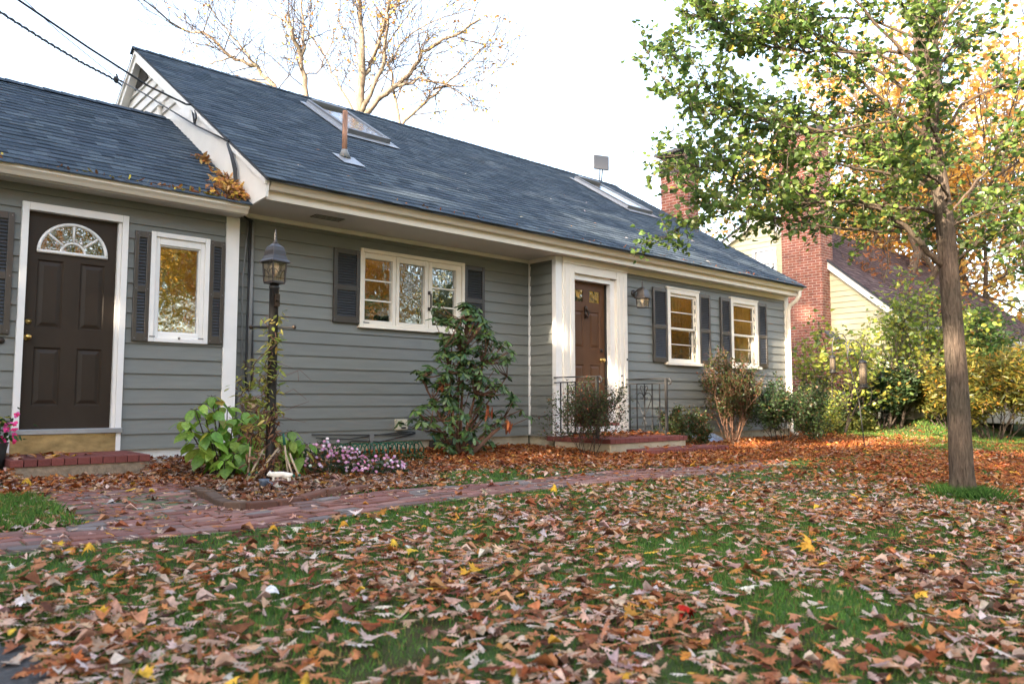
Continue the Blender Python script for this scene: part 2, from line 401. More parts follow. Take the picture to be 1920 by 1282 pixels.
for i in range(12):
    y0 = 5.07+i*.2
    mbp.add([(u, w, G(u, w)+.006) for u, w in ((1.12, y0), (2.2, y0), (2.2, y0+.2), (1.12, y0+.2))], [(0, 1, 2, 3)])
o = mbp.build('path_bedding', M['mortar']); o['kind'] = 'structure'

# ------------------------------------------------------------------ the house
YW, YM, YR, YF, XJ = 8.302, 8.45, 7.91, 7.66, 7.885
TS = math.tan(R(32.2)); EZ = 2.36; EY = 7.56; RY = 12.59; RZ = EZ+(RY-EY)*TS
house = thing('house', (9, 12.5, -.66), 'grey clapboard house with white trim, brown doors and a blue-grey shingle roof', 'house')
def part(mb, name, m, parent=None, label=None, **k):
    o = mb.build(name, M[m] if isinstance(m, str) else m, parent or house, **k)
    if label: o['label'] = label
    return o
def siding(mb, fn, u0, u1, z0, z1, exp, holes=(), off=0, clip=None, c=None):
    zb = z0-off
    while zb < z1-.002:
        zt = zb+exp
        cuts = sorted({max(zb, z0), min(zt, z1)} | {h[k] for h in holes for k in (2, 3) if max(zb, z0) < h[k] < min(zt, z1)})
        for za, zc in zip(cuts[:-1], cuts[1:]):
            if zc-za < .001: continue
            zm = (za+zc)/2; a0, a1 = (u0, u1) if clip is None else clip(zm)
            if a1-a0 < .01: continue
            iv = [(a0, a1)]
            for h in holes:
                if h[2] < zm < h[3]:
                    nv = []
                    for p, q in iv:
                        if h[0] > p: nv.append((p, min(q, h[0])))
                        if h[1] < q: nv.append((max(p, h[1]), q))
                    iv = [w for w in nv if w[1]-w[0] > .002]
            o0 = .020-.017*(za-zb)/exp; o1 = .020-.017*(zc-zb)/exp
            for p, q in iv:
                n = max(1, int((q-p)/3.1+random.random())); e = np.linspace(p, q, n+1); e[1:-1] += np.random.uniform(-.5, .5, max(0, n-1))
                for i in range(n):
                    if c is None: kk = random.gauss(1, .025); cc_ = (kk, kk, kk*random.gauss(1, .008))
                    else: cc_ = c
                    ea, eb = e[i]+(.002 if i else 0), e[i+1]-(.002 if i < n-1 else 0)
                    mb.add([fn(ea, o0, za), fn(eb, o0, za), fn(eb, o1, zc), fn(ea, o1, zc)], [(0, 1, 2, 3)], cc_)
                if abs(za-zb) < 1e-6: mb.add([fn(p, 0, za), fn(q, 0, za), fn(q, o0, za), fn(p, o0, za)], [(0, 1, 2, 3)], c)
        zb = zt
def front(Yp): return lambda u, o, z: (u, Yp-o, z)
# walls
HW = [(1.26, 2.13, -.49, 1.84), (2.40, 2.95, .64, 1.73)]
mb = MB(); siding(mb, front(YW), -4, 3.16, -.485, 2.04, .153, HW); part(mb, 'wing_wall', 'siding')
HM = [(4.95, 6.55, .98, 1.91)]
mb = MB(); siding(mb, front(YM), 3.29, XJ, -.515, 2.145, .151, HM)
siding(mb, lambda u, o, z: (XJ-o, u, z), YR, YM, -.52, 2.145, .151); part(mb, 'recessed_wall', 'siding')
HR = [(8.2, 9.3, -.5, 1.93), (10.62, 11.40, .66, 1.9), (12.58, 13.38, .66, 1.9)]
mb = MB(); siding(mb, front(YR), XJ, 14.7, -.56, 2.145, .151, HR); part(mb, 'front_wall', 'siding')
mb = MB(); mb.box(14.69, 14.71, YR+.01, 17.2, -.7, 2.3); mb.box(3.32, 14.7, 17.2, 17.22, -.7, 2.3)
mb.add([(14.705, YR, 2.3), (14.705, 17.2, 2.3), (14.705, RY, RZ-.1)], [(0, 1, 2)])
mb.box(-4, 3.3, 13.3, 13.32, -.7, 2.1); mb.box(-4.02, -4, YW, 13.3, -.7, 2.1); part(mb, 'rear_wall', 'siding')
# foundations
mb = MB(); mb.box(-4, 3.17, YW+.02, YW+.2, -1, -.48); part(mb, 'foundation', 'found')
mb = MB(); mb.box(3.18, XJ, YM+.02, YM+.2, -1, -.51); mb.box(XJ+.02, 14.68, YR+.03, YR+.2, -1, -.55); mb.box(XJ+.025, XJ+.2, YR+.2, YM+.02, -1, -.52)
part(mb, 'foundation', 'conc', label='bare tan concrete foundation')
mb = MB(); mb.box(6.05, 6.9, YM-.002, YM+.019, -.70, -.54); part(mb, 'foundation_vent', 'dark')
# gable end wall above the wing
XG = 3.42
def gclip(z): 
    h = (RZ-.12-z)/TS; return (RY-h, RY+h)
mb = MB(); siding(mb, lambda u, o, z: (XG-o*1.7, u, z), 8, 17, 3.3, RZ-.13, .18, clip=gclip)
part(mb, 'gable_wall', mat('white_clapboard', (.74, .72, .70), .55, .06, 4, (.6, .6, 5), dirt=((.5, .45, .42), 5, .62)), label='white painted clapboard gable')
def gz_roof(y): return EZ+(y-EY)*TS
# flat lower panel + boxed return
mb = MB()
pan = [(8.27, 2.11), (7.585, 2.145), (7.555, 2.33), (10.0, gz_roof(10.0)-.03), (10.0, 3.86), (10.84, 3.91)]
pan = [(8.27, 2.11), (7.585, 2.145), (7.555, 2.33), (10.05, gz_roof(10.05)-.03), (10.95, 3.93)]
mb.prism(pan, 3.292, 3.318, lambda p, a: (a, p[0], p[1])); part(mb, 'gable_panel', 'white')
mb = MB()
for sgn in (1, -1):
    ya, yb = (7.555, RY) if sgn == 1 else (17.63, RY)
    def rr(y): return EZ+(RY-abs(y-RY)-EY)*TS
    y0 = 10.0 if sgn == 1 else ya
    mb.prism([(y0, rr(y0)-.035), (yb, RZ-.035), (yb, RZ-.21), (y0, rr(y0)-.21)], 3.288, 3.315, lambda p, a: (a, p[0], p[1]))
    mb.prism([(ya, rr(ya)-.03), (yb, RZ-.03), (yb, RZ-.085), (ya, rr(ya)-.085)], 3.262, 3.287, lambda p, a: (a, p[0], p[1]))
    mb.prism([(y0, rr(y0)-.19), (yb, RZ-.19), (yb, RZ-.205), (y0, rr(y0)-.205)], 3.316, XG-.02, lambda p, a: (a, p[0], p[1]))
part(mb, 'rake_board', 'white')
mb = MB()
for i in range(9):
    z = 5.0+i*.035; h = (RZ-.2-z)/TS*.5
    if h > .05: mb.hexa([(3.37, RY-h, z), (3.385, RY-h, z-.035), (3.385, RY+h, z-.035), (3.37, RY+h, z), (3.395, RY-h, z+.02), (3.40, RY-h, z+.01), (3.40, RY+h, z+.01), (3.395, RY+h, z+.02)])
mb.prism([(RY-.34, 4.98), (RY+.34, 4.98), (RY, 5.33)], 3.376, 3.392, lambda p, a: (a, p[0], p[1]))
part(mb, 'louvre_vent', 'dark')
mb = MB(); mb.tube([(3.36, 11.55, 3.9), (3.36, 11.55, 4.32)], .035, 8); mb.box(3.32, 3.4, 11.47, 11.63, 4.3, 4.36); part(mb, 'vent_stub', 'white')
# shingles
SH = [(.080, .103, .128), (.095, .120, .146), (.068, .088, .112), (.108, .134, .160), (.086, .108, .136), (.076, .098, .126)]
def shingles(mb, x0, x1, y0, z0, y1, z1, exp=.14, lift=.009):
    L = math.hypot(y1-y0, z1-z0); uy, uz = (y1-y0)/L, (z1-z0)/L; ny, nz = -uz, uy; s = -.02; 
    while s < L:
        x = x0-random.random()*.2; e = min(s+exp, L)
        while x < x1:
            w = random.choice((.12, .17, .22, .28)); xa, xb = max(x, x0), min(x+w, x1); x += w
            if xb-xa < .01: continue
            t = lift*random.choice((.8, 1.25)); dd = random.choice((0, 0, .012)); k = random.gauss(1, .06)
            cc = tuple(max(.01, q*k) for q in random.choice(SH)); sa = s-dd
            P = lambda xx, ss, h: (xx, y0+uy*ss+ny*h, z0+uz*ss+nz*h)
            mb.add([P(xa, sa, t), P(xb, sa, t), P(xb, e, .001), P(xa, e, .001), P(xa, sa, 0), P(xb, sa, 0)], [(0, 1, 2, 3), (4, 5, 1, 0)], cc)
        s += exp
mb = MB(); shingles(mb, 3.255, 14.78, 7.50, gz_roof(7.50)+.01, RY, RZ+.01)
for i in range(58):
    x = 3.26+i*.2; k = random.gauss(1, .1); cc = tuple(q*k for q in random.choice(SH)); t = .02
    for s_ in (1, -1):
        mb.add([(x-.03, RY, RZ+.038), (x+.23, RY, RZ+.026), (x+.23, RY-s_*.14, RZ-.14*TS+.026), (x-.03, RY-s_*.14, RZ-.14*TS+.038)], [(0, 1, 2, 3)], cc)
    mb.add([(x-.03, RY, RZ+.038), (x-.03, RY-.14, RZ-.14*TS+.038), (x-.03, RY-.14, RZ-.14*TS+.012), (x-.03, RY, RZ+.012)], [(0, 1, 2, 3)], cc)
roof = part(mb, 'roof', 'roof')
mb = MB()
mb.hexa([(3.26, 7.50, gz_roof(7.50)-.025), (14.775, 7.50, gz_roof(7.50)-.025), (14.775, RY, RZ-.025), (3.26, RY, RZ-.025), (3.26, 7.50, gz_roof(7.50)+.006), (14.775, 7.50, gz_roof(7.50)+.006), (14.775, RY, RZ+.006), (3.26, RY, RZ+.006)])
mb.hexa([(3.26, RY+.001, RZ-.025), (14.775, RY+.001, RZ-.025), (14.775, 17.68, gz_roof(7.50)-.025), (3.26, 17.68, gz_roof(7.50)-.025), (3.26, RY+.001, RZ+.006), (14.775, RY+.001, RZ+.006), (14.775, 17.68, gz_roof(7.50)+.006), (3.26, 17.68, gz_roof(7.50)+.006)])
part(mb, 'roof_deck', 'deck')
WZ0, WY0, WYR, WZR = 2.15, 7.97, 10.84, 3.90
mb = MB(); shingles(mb, -4.2, 3.287, WY0-.04, WZ0-.024, WYR, WZR, .135, .010)
for i in range(38):
    x = -4.2+i*.2; cc = random.choice(SH)
    if x > 3.05: break
    for s_ in (1, -1): mb.add([(x-.03, WYR, WZR+.034), (x+.23, WYR, WZR+.022), (x+.23, WYR-s_*.13, WZR-.055), (x-.03, WYR-s_*.13, WZR-.045)], [(0, 1, 2, 3)], cc)
part(mb, 'wing_roof', 'roof')
mb = MB(); mb.hexa([(-4.2, WY0, WZ0-.03), (3.286, WY0, WZ0-.03), (3.286, WYR, WZR-.03), (-4.2, WYR, WZR-.03), (-4.2, WY0, WZ0-.006), (3.286, WY0, WZ0-.006), (3.286, WYR, WZR-.006), (-4.2, WYR, WZR-.006)])
mb.hexa([(-4.2, WYR+.001, WZR-.03), (3.40, WYR+.001, WZR-.03), (3.40, 13.6, WZ0), (-4.2, 13.6, WZ0), (-4.2, WYR+.001, WZR-.006), (3.40, WYR+.001, WZR-.006), (3.40, 13.6, WZ0+.02), (-4.2, 13.6, WZ0+.02)])
part(mb, 'roof_deck', 'deck')
# gutters, fascia, soffit
def gutter(x0, x1, yb, zt, h=.115, d=.125, back=True):
    pr = [(yb, zt-.005), (yb, zt-h), (yb-d*.55, zt-h), (yb-d*.72, zt-h*.72), (yb-d*.95, zt-h*.45), (yb-d*.95, zt-h*.2), (yb-d, zt-h*.14), (yb-d, zt), (yb-d+.012, zt), (yb-d+.012, zt-h*.16), (yb-d*.85, zt-h*.5), (yb-d*.5, zt-h+.012), (yb-.01, zt-h+.012), (yb-.01, zt-.005)]
    mb = MB(); n = len(pr); xs_ = np.linspace(x0, x1, 9); vs = []
    for x in xs_: vs += [(x, y, z+.004*math.sin(x*1.3)) for y, z in pr]
    fs = [(i*n+k, i*n+(k+1) % n, (i+1)*n+(k+1) % n, (i+1)*n+k) for i in range(8) for k in range(n)]
    mb.add(vs, fs); 
    for x in (x0, x1-.004): mb.prism(pr[1:8], x, x+.004, lambda p, a: (a, p[0], p[1]))
    return mb
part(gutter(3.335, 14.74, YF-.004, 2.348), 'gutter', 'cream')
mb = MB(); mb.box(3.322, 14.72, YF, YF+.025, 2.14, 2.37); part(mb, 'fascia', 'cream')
mb = MB(); mb.box(3.322, XJ-.0, YF+.026, YM-.018, 2.147, 2.165); mb.box(XJ+.001, 14.72, YF+.026, YR-.018, 2.147, 2.165); part(mb, 'soffit', 'soffit')
mb = MB(); mb.box(3.31, XJ-.045, YM-.05, YM-.001, 2.095, 2.146); mb.box(XJ-.044, XJ-.002, YR-.02, YM-.001, 2.09, 2.146)
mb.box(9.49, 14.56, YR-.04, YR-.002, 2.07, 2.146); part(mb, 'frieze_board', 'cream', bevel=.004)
mb = MB(); mb.box(4.05, 4.42, 7.93, 8.08, 2.138, 2.146); part(mb, 'soffit_vent', 'dark')
mb = MB()
for i in range(4): mb.box(4.04, 4.43, 7.925+i*.05, 7.930+i*.05, 2.134, 2.138)
part(mb, 'soffit_grille', 'soffit')
part(gutter(-4.2, 3.27, 8.055, 2.130, .10, .122), 'gutter', 'cream')
mb = MB(); mb.box(-4.2, 3.285, 8.06, 8.085, 2.03, 2.142); part(mb, 'fascia', 'white')
mb = MB(); mb.box(-4.2, 3.285, 8.086, YW-.002, 2.036, 2.05); part(mb, 'soffit', 'soffit')
# corner posts and trim
mb = MB(); mb.box(3.152, 3.30, YW-.03, YM-.02, -.66, 2.034); part(mb, 'corner_post', 'white', bevel=.004)
mb = MB(); mb.box(XJ-.03, XJ+.0, YM-.045, YM-.015, -.5, 2.09); part(mb, 'corner_bead', 'white', bevel=.004)
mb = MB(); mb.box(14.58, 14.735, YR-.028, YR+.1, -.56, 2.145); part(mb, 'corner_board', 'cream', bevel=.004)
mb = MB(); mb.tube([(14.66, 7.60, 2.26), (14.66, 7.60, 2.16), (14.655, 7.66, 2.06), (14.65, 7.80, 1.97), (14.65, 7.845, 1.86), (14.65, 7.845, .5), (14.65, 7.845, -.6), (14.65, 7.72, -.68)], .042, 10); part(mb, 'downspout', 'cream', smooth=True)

# windows -----------------------------------------------------------------
def ring(mb, x0, x1, z0, z1, w, y0, y1, wb=None, wt=None):
    wb = w if wb is None else wb; wt = w if wt is None else wt
    mb.box(x0, x0+w, y0, y1, z0, z1); mb.box(x1-w, x1, y0, y1, z0, z1)
    mb.box(x0+w, x1-w, y0, y1, z0, z0+wb); mb.box(x0+w, x1-w, y0, y1, z1-wt, z1); return mb
def room(mb, x0, x1, z0, z1, y, d=.9):
    """open-fronted dark box behind a pane"""
    mb.add([(x0, y, z0), (x1, y, z0), (x1, y+d, z0), (x0, y+d, z0), (x0, y, z1), (x1, y, z1), (x1, y+d, z1), (x0, y+d, z1)],
           [(0, 1, 2, 3), (4, 7, 6, 5), (0, 3, 7, 4), (1, 5, 6, 2), (2, 6, 7, 3)]); return mb
def pane(x0, x1, z0, z1, y, parent, m='glass'):
    mb = MB(); mb.box(x0, x1, y, y+.004, z0, z1); return part(mb, 'pane', m, parent)
# narrow casement beside the wing door
mb = ring(MB(), 2.375, 2.977, .608, 1.752, .05, YW-.045, YW+.02, .042, .05); win = part(mb, 'window', 'white', bevel=.004)
part(ring(MB(), 2.425, 2.927, .65, 1.702, .042, YW-.022, YW+.04, .055, .075), 'sash', 'white', win, bevel=.004)
part(ring(MB(), 2.4655, 2.8865, .7055, 1.6265, .014, YW+.0, YW+.026, .014, .014), 'glazing_bead', 'white', win)
pane(2.466, 2.886, .706, 1.626, YW+.028, win); part(room(MB(), 2.45, 2.92, .66, 1.69, YW+.06), 'room', 'dark', win)
for x in (2.41, 2.90): mb = MB(); mb.box(x-.025, x+.03, YW-.052, YW-.046, .655, .668); part(mb, 'latch', 'grey', win)
mb = MB(); mb.lathe([(.001, 0), (.014, .002), (.012, .012), (.001, .016)], (2.68, YW-.046, .655), 8, 'y'); part(mb, 'button', 'grey', win)
# triple casement
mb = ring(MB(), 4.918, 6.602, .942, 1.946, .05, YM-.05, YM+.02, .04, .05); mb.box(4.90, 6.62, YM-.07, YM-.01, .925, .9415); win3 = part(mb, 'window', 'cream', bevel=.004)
for i, (a0, a1) in enumerate(((4.969, 5.462), (5.470, 5.985), (5.992, 6.551))):
    g0, g1 = [(4.996, 5.41), (5.517, 5.929), (6.05, 6.46)][i]
    mb = MB(); y0, y1 = YM-.03, YM+.03
    mb.box(a0, g0, y0, y1, .983, 1.895); mb.box(g1, a1, y0, y1, .983, 1.895); mb.box(g0, g1, y0, y1, .983, 1.03); mb.box(g0, g1, y0, y1, 1.826, 1.895)
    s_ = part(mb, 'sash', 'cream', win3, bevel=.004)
    pane(g0-.004, g1+.004, 1.026, 1.83, YM+.012, win3)
    if i != 1:
        for z in (1.29, 1.55):
            mb = MB(); mb.box(g0-.001, g1+.001, YM-.006, YM+.01, z-.009, z+.009); part(mb, 'muntin', 'cream', win3)
part(room(MB(), 4.96, 6.54, .99, 1.9, YM+.05), 'room', 'dark', win3)
mb = MB(); mb.tube([(5.995, YM-.03, 1.25), (5.995, YM-.075, 1.26), (5.995, YM-.075, 1.45), (5.995, YM-.03, 1.46)], .012, 8); mb.box(5.975, 6.015, YM-.04, YM-.0305, 1.22, 1.27); mb.box(5.975, 6.015, YM-.04, YM-.0305, 1.44, 1.49); part(mb, 'pull_handle', 'bronze', win3)
mb = MB(); mb.box(4.98, 5.06, YM-.04, YM-.0305, .99, 1.003); part(mb, 'hardware', 'grey', win3)
# double-hung pair
for k, (x0, x1, gl, rm, cm) in enumerate(((10.585, 11.519, 'glass2', 'dark', 'curtain2'), (12.545, 13.497, 'glass2', 'dark', 'curtain'))):
    w = MB(); ring(w, x0, x1, .66, 1.955, .085, YR-.045, YR+.02, .02, .10); w.box(x0-.015, x1+.015, YR-.055, YR-.001, 1.93, 1.962)
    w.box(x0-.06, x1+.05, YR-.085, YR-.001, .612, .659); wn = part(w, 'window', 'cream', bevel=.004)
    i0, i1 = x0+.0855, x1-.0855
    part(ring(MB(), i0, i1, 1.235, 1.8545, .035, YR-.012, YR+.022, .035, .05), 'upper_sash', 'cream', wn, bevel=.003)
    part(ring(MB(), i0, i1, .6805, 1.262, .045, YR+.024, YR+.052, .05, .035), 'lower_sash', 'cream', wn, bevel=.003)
    mb = MB(); mb.box(i0+.03, i1-.03, YR-.004, YR+.01, 1.53, 1.545); part(mb, 'muntin', 'cream', wn)
    mb = MB(); mb.box(i0+.04, i1-.04, YR+.03, YR+.04, .975, .988); part(mb, 'muntin', 'cream', wn)
    pane(i0+.03, i1-.03, 1.26, 1.81, YR+.012, wn, gl); pane(i0+.04, i1-.04, .725, 1.235, YR+.042, wn, gl)
    mb = MB(); n = 60; xx = np.linspace(i0-.02, i1+.02, n)
    if k == 1:
        mb.add([(x, YR+.10+.018*math.sin(i*.9)+.01*math.sin(i*.37), z) for z in (.67, 1.86) for i, x in enumerate(xx)], [(i, i+1, n+i+1, n+i) for i in range(n-1)])
    else:
        mb.add([(x, YR+.10+.018*math.sin(i*.9), z) for z in (1.15, 1.86) for i, x in enumerate(xx)], [(i, i+1, n+i+1, n+i) for i in range(n-1)])
    part(mb, 'curtain', cm, wn, smooth=True)
    part(room(MB(), i0-.03, i1+.03, .665, 1.87, YR+.06), 'room', rm, wn)
# shutters
def shutter(x0, x1, z0, z1, Yp):
    mb = MB(); y0, y1 = Yp-.048, Yp-.018; w = min(.05, (x1-x0)*.26); zm = z0+(z1-z0)*.475
    mb.box(x0, x0+w, y0, y1, z0, z1); mb.box(x1-w, x1, y0, y1, z0, z1)
    for a0, a1 in ((z0, z0+.085), (zm-.035, zm+.035), (z1-.065, z1)): mb.box(x0+w, x1-w, y0+.002, y1, a0, a1)
    o = part(mb, 'shutter', 'shutter', bevel=.003)
    mb = MB(); mb.box(x0+w, x1-w, y1-.004, y1-.002, z0+.08, z1-.06)
    for a0, a1 in ((z0+.085, zm-.035), (zm+.035, z1-.065)):
        n = max(4, int((a1-a0)/.031)); st = (a1-a0)/n
        for i in range(n):
            z = a0+i*st
            mb.hexa([(x0+w, y0+.004, z+.002), (x1-w, y0+.004, z+.002), (x1-w, y0+.009, z), (x0+w, y0+.009, z), (x0+w, y1-.010, z+st*.72), (x1-w, y1-.010, z+st*.72), (x1-w, y1-.006, z+st*.60), (x0+w, y1-.006, z+st*.60)])
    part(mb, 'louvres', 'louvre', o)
    for x in (x0+.02, x1-.02):
        for z in (z0+.03, zm, z1-.03): mb = MB(); mb.ball((x, y0-.002, z), (.006, .003, .006), 6); part(mb, 'screw', 'grey', o)
for q in ((.86, 1.178, .612, 1.745), (2.220, 2.3735, .606, 1.738), (2.979, 3.14, .614, 1.740)): shutter(*q, YW)
for q in ((4.548, 4.916, .972, 1.902), (6.604, 6.97, .972, 1.93)): shutter(*q, YM)
for q in ((10.19, 10.583, .652, 1.915), (11.521, 11.87, .652, 1.925), (12.20, 12.543, .652, 1.925), (13.499, 13.84, .655, 1.931)): shutter(*q, YR)

# doors -------------------------------------------------------------------
def face_with_holes(mb, x0, x1, z0, z1, y, holes):
    xs_ = sorted({x0, x1} | {h[k] for h in holes for k in (0, 1)}); zs = sorted({z0, z1} | {h[k] for h in holes for k in (2, 3)})
    for a, b_ in zip(xs_[:-1], xs_[1:]):
        for c_, d_ in zip(zs[:-1], zs[1:]):
            xm, zm = (a+b_)/2, (c_+d_)/2
            if any(h[0] < xm < h[1] and h[2] < zm < h[3] for h in holes): continue
            mb.add([(a, y, c_), (b_, y, c_), (b_, y, d_), (a, y, d_)], [(0, 1, 2, 3)])
def raised(mb, h, y):
    x0, x1, z0, z1 = h; L = [(0, 0), (.014, .014), (.022, .014), (.055, .002)]; R4 = []
    for i, dep in L: R4.append([(x0+i, y+dep, z0+i), (x1-i, y+dep, z0+i), (x1-i, y+dep, z1-i), (x0+i, y+dep, z1-i)])
    for p, q in zip(R4[:-1], R4[1:]): mb.add(p+q, [(i, (i+1) % 4, 4+(i+1) % 4, 4+i) for i in range(4)])
    mb.add(R4[-1], [(0, 1, 2, 3)])
def slab(x0, x1, z0, z1, y, panels, open_=()):
    mb = MB(); face_with_holes(mb, x0, x1, z0, z1, y, list(panels)+list(open_))
    for h in panels: raised(mb, h, y)
    for h in open_:
        for i, t in ((0, 0),):
            p = [(h[0], y, h[2]), (h[1], y, h[2]), (h[1], y, h[3]), (h[0], y, h[3])]; q = [(a, y+.02, c_) for a, _, c_ in p]
            mb.add(p+q, [(i, (i+1) % 4, 4+(i+1) % 4, 4+i) for i in range(4)])
    mb.add([(x0, y, z0), (x1, y, z0), (x1, y+.045, z0), (x0, y+.045, z0), (x0, y, z1), (x1, y, z1), (x1, y+.045, z1), (x0, y+.045, z1)], [(0, 3, 2, 1), (4, 5, 6, 7), (1, 2, 6, 5), (3, 0, 4, 7), (2, 3, 7, 6)])
    return mb
def knob(x, y, z, parent, r=.028, name='knob'):
    mb = MB(); mb.lathe([(.001, 0), (r*1.15, 0), (r*1.15, .008), (.011, .012), (.011, .03), (r*.75, .036), (r, .05), (r*.85, .066), (.001, .072)], (x, y, z), 14, 'y'); return part(mb, name, 'brass', parent, smooth=True)
dy = YW+.025
P1 = [(1.386, 1.606, .69, 1.345), (1.748, 1.968, .69, 1.345), (1.386, 1.612, -.045, .508), (1.746, 1.968, -.045, .508)]
d1 = part(slab(1.29, 2.065, -.262, 1.80, dy, P1), 'door', 'door', label='dark brown panelled door with a half-round fanlight, in the wing')
mb = ring(MB(), 1.232, 2.155, -.30, 1.868, .058, YW-.05, YW+.075, 0.0, .072); mb.v and None
mb.box(1.292, 1.300, YW+.076, YW+.085, -.30, 1.79)
part(mb, 'door_frame', 'white', d1, bevel=.004)
mb = MB(); mb.box(2.066, 2.0965, YW-.02, YW+.07, -.27, 1.795); mb.box(1.2905, 2.066, YW-.0, YW+.02, 1.80, 1.8); part(mb, 'jamb', 'white', d1)
knob(1.332, dy, .597, d1); 
mb = MB(); mb.lathe([(.001, 0), (.027, 0), (.025, .012), (.014, .016), (.012, .026), (.001, .028)], (1.334, dy, .745), 14, 'y'); part(mb, 'deadbolt', 'brass', d1, smooth=True)
fx, fz, fr_ = 1.678, 1.425, .292
mb = MB(); n = 24; arc = [(fx+fr_*math.cos(a), dy-.012, fz+fr_*.98*math.sin(a)) for a in np.linspace(pi, 0, n)]
mb.tube(arc, .016, 8); mb.tube([(fx-fr_-.012, dy-.012, fz), (fx+fr_+.012, dy-.012, fz)], .017, 8)
for a in (R(140), R(90), R(40)): mb.tube([(fx+.105*math.cos(a), dy-.008, fz+.105*math.sin(a)), (fx+fr_*math.cos(a), dy-.008, fz+fr_*.98*math.sin(a))], .011, 6)
mb.tube([(fx+.105*math.cos(a), dy-.008, fz+.105*math.sin(a)) for a in np.linspace(pi, 0, 12)], .011, 6)
fl = part(mb, 'fanlight', 'white', d1, smooth=True)
mb = MB(); pts = [(fx+fr_*math.cos(a), fz+fr_*.98*math.sin(a)) for a in np.linspace(pi, 0, n)]; mb.prism(pts, dy-.006, dy-.003, lambda p, a: (p[0], a, p[1])); part(mb, 'pane', glassmat('fanlight_glass', .5, .02, .12, (.12, .09, .06)), fl)
mb = MB(); mb.box(1.225, 2.16, YW-.075, YW+.06, -.312, -.264); part(mb, 'threshold', 'alu', d1, bevel=.004)
mb = MB(); mb.box(1.225, 2.11, YW-.038, YW-.018, -.492, -.313); part(mb, 'kick_plate', 'kick', d1, bevel=.003)
for a in (2.111, 1.18): mb = MB(); mb.box(a, a+.044, YW-.045, YW-.001, -.492, -.313); part(mb, 'plinth_block', 'white', d1, bevel=.003)
for i in range(5):
    for z in (-.33, -.475): mb = MB(); mb.ball((1.3+i*.18, YW-.039, z), (.006, .003, .006), 6); part(mb, 'rivet', 'brass', d1)
# porch door
dy2 = YR+.075
G2 = [(8.37, 8.60, 1.53, 1.715), (8.74, 8.985, 1.53, 1.715)]
P2 = [(8.37, 8.61, .815, 1.385), (8.74, 8.985, .815, 1.385), (8.37, 8.61, -.12, .56), (8.74, 8.985, -.12, .56)]
d2 = part(slab(8.27, 9.085, -.33, 1.84, dy2, P2, G2), 'door', 'door2', label='brown porch door with two small square panes')
pn = MB()
for h in G2: 
    mb = MB(); mb.box(h[0]+.001, h[1]-.001, dy2+.012, dy2+.016, h[2]+.001, h[3]-.001); part(mb, 'pane', glassmat('door_pane_glass', .45, .02, .15, (.08, .06, .05)), d2)
knob(9.01, dy2, .64, d2, .032); mb = MB(); mb.lathe([(.001, 0), (.03, 0), (.028, .014), (.001, .02)], (9.01, dy2, .79), 14, 'y'); part(mb, 'deadbolt', 'bronze', d2, smooth=True)
mb = MB(); mb.box(8.62, 8.665, dy2-.014, dy2-.001, 1.27, 1.45); mb.tube([(8.615, dy2-.02, 1.40), (8.60, dy2-.045, 1.34), (8.642, dy2-.05, 1.29), (8.685, dy2-.045, 1.34), (8.67, dy2-.02, 1.40)], .011, 8); mb.ball((8.642, dy2-.02, 1.43), (.035, .02, .04), 8); part(mb, 'knocker', 'bronze', d2, smooth=True)
mb = MB()
mb.box(8.0, 8.245, YR-.085, YR-.0, -.50, 2.144); mb.box(9.215, 9.468, YR-.085, YR-.0, -.50, 2.144); mb.box(8.246, 9.214, YR-.083, YR-.0, 1.925, 2.144)
mb.box(7.985, 9.482, YR-.10, YR-.0862, 2.05, 2.142)
for x in (8.04, 8.14, 9.27, 9.37): mb.box(x, x+.055, YR-.094, YR-.0855, -.3, 1.99)
part(mb, 'door_surround', 'ivory', d2, bevel=.004)  # white trim in a warmer tone, the warm light cast put into its colour
mb = MB(); mb.box(XJ-.02, 7.999, YR-.06, YR+.02, -.52, 2.144); part(mb, 'corner_board', 'white', d2, bevel=.003)
mb = MB(); mb.box(8.2465, 8.27, YR-.03, YR+.13, -.34, 1.91); mb.box(9.115, 9.2135, YR-.03, YR+.13, -.34, 1.91); mb.box(8.27, 9.115, YR-.03, YR+.07, 1.842, 1.9245); part(mb, 'jamb', 'white', d2)
mb = MB(); mb.box(9.086, 9.1145, YR+.05, YR+.13, -.33, 1.84); part(mb, 'edge_shadow_strip', 'dark', d2)  # dark strip drawn for the slab's edge and its shadow beside the jamb
mb = MB(); mb.box(8.2465, 9.2135, YR-.11, YR+.12, -.38, -.335, (.26, .09, .07)); part(mb, 'threshold', 'brickr', d2)
mb = MB(); mb.lathe([(.001, 0), (.018, 0), (.016, .012), (.001, .016)], (9.44, YR-.086, .66), 10, 'y'); part(mb, 'door_bell', 'bronze', d2)
# wall lid by the wing door
mb = MB(); mb.lathe([(.001, 0), (.028, 0), (.03, .012), (.02, .02), (.001, .022)], (1.12, YW-.016, .55), 12, 'y'); t_ = part(mb, 'wall_cap', 'bronze', smooth=True)

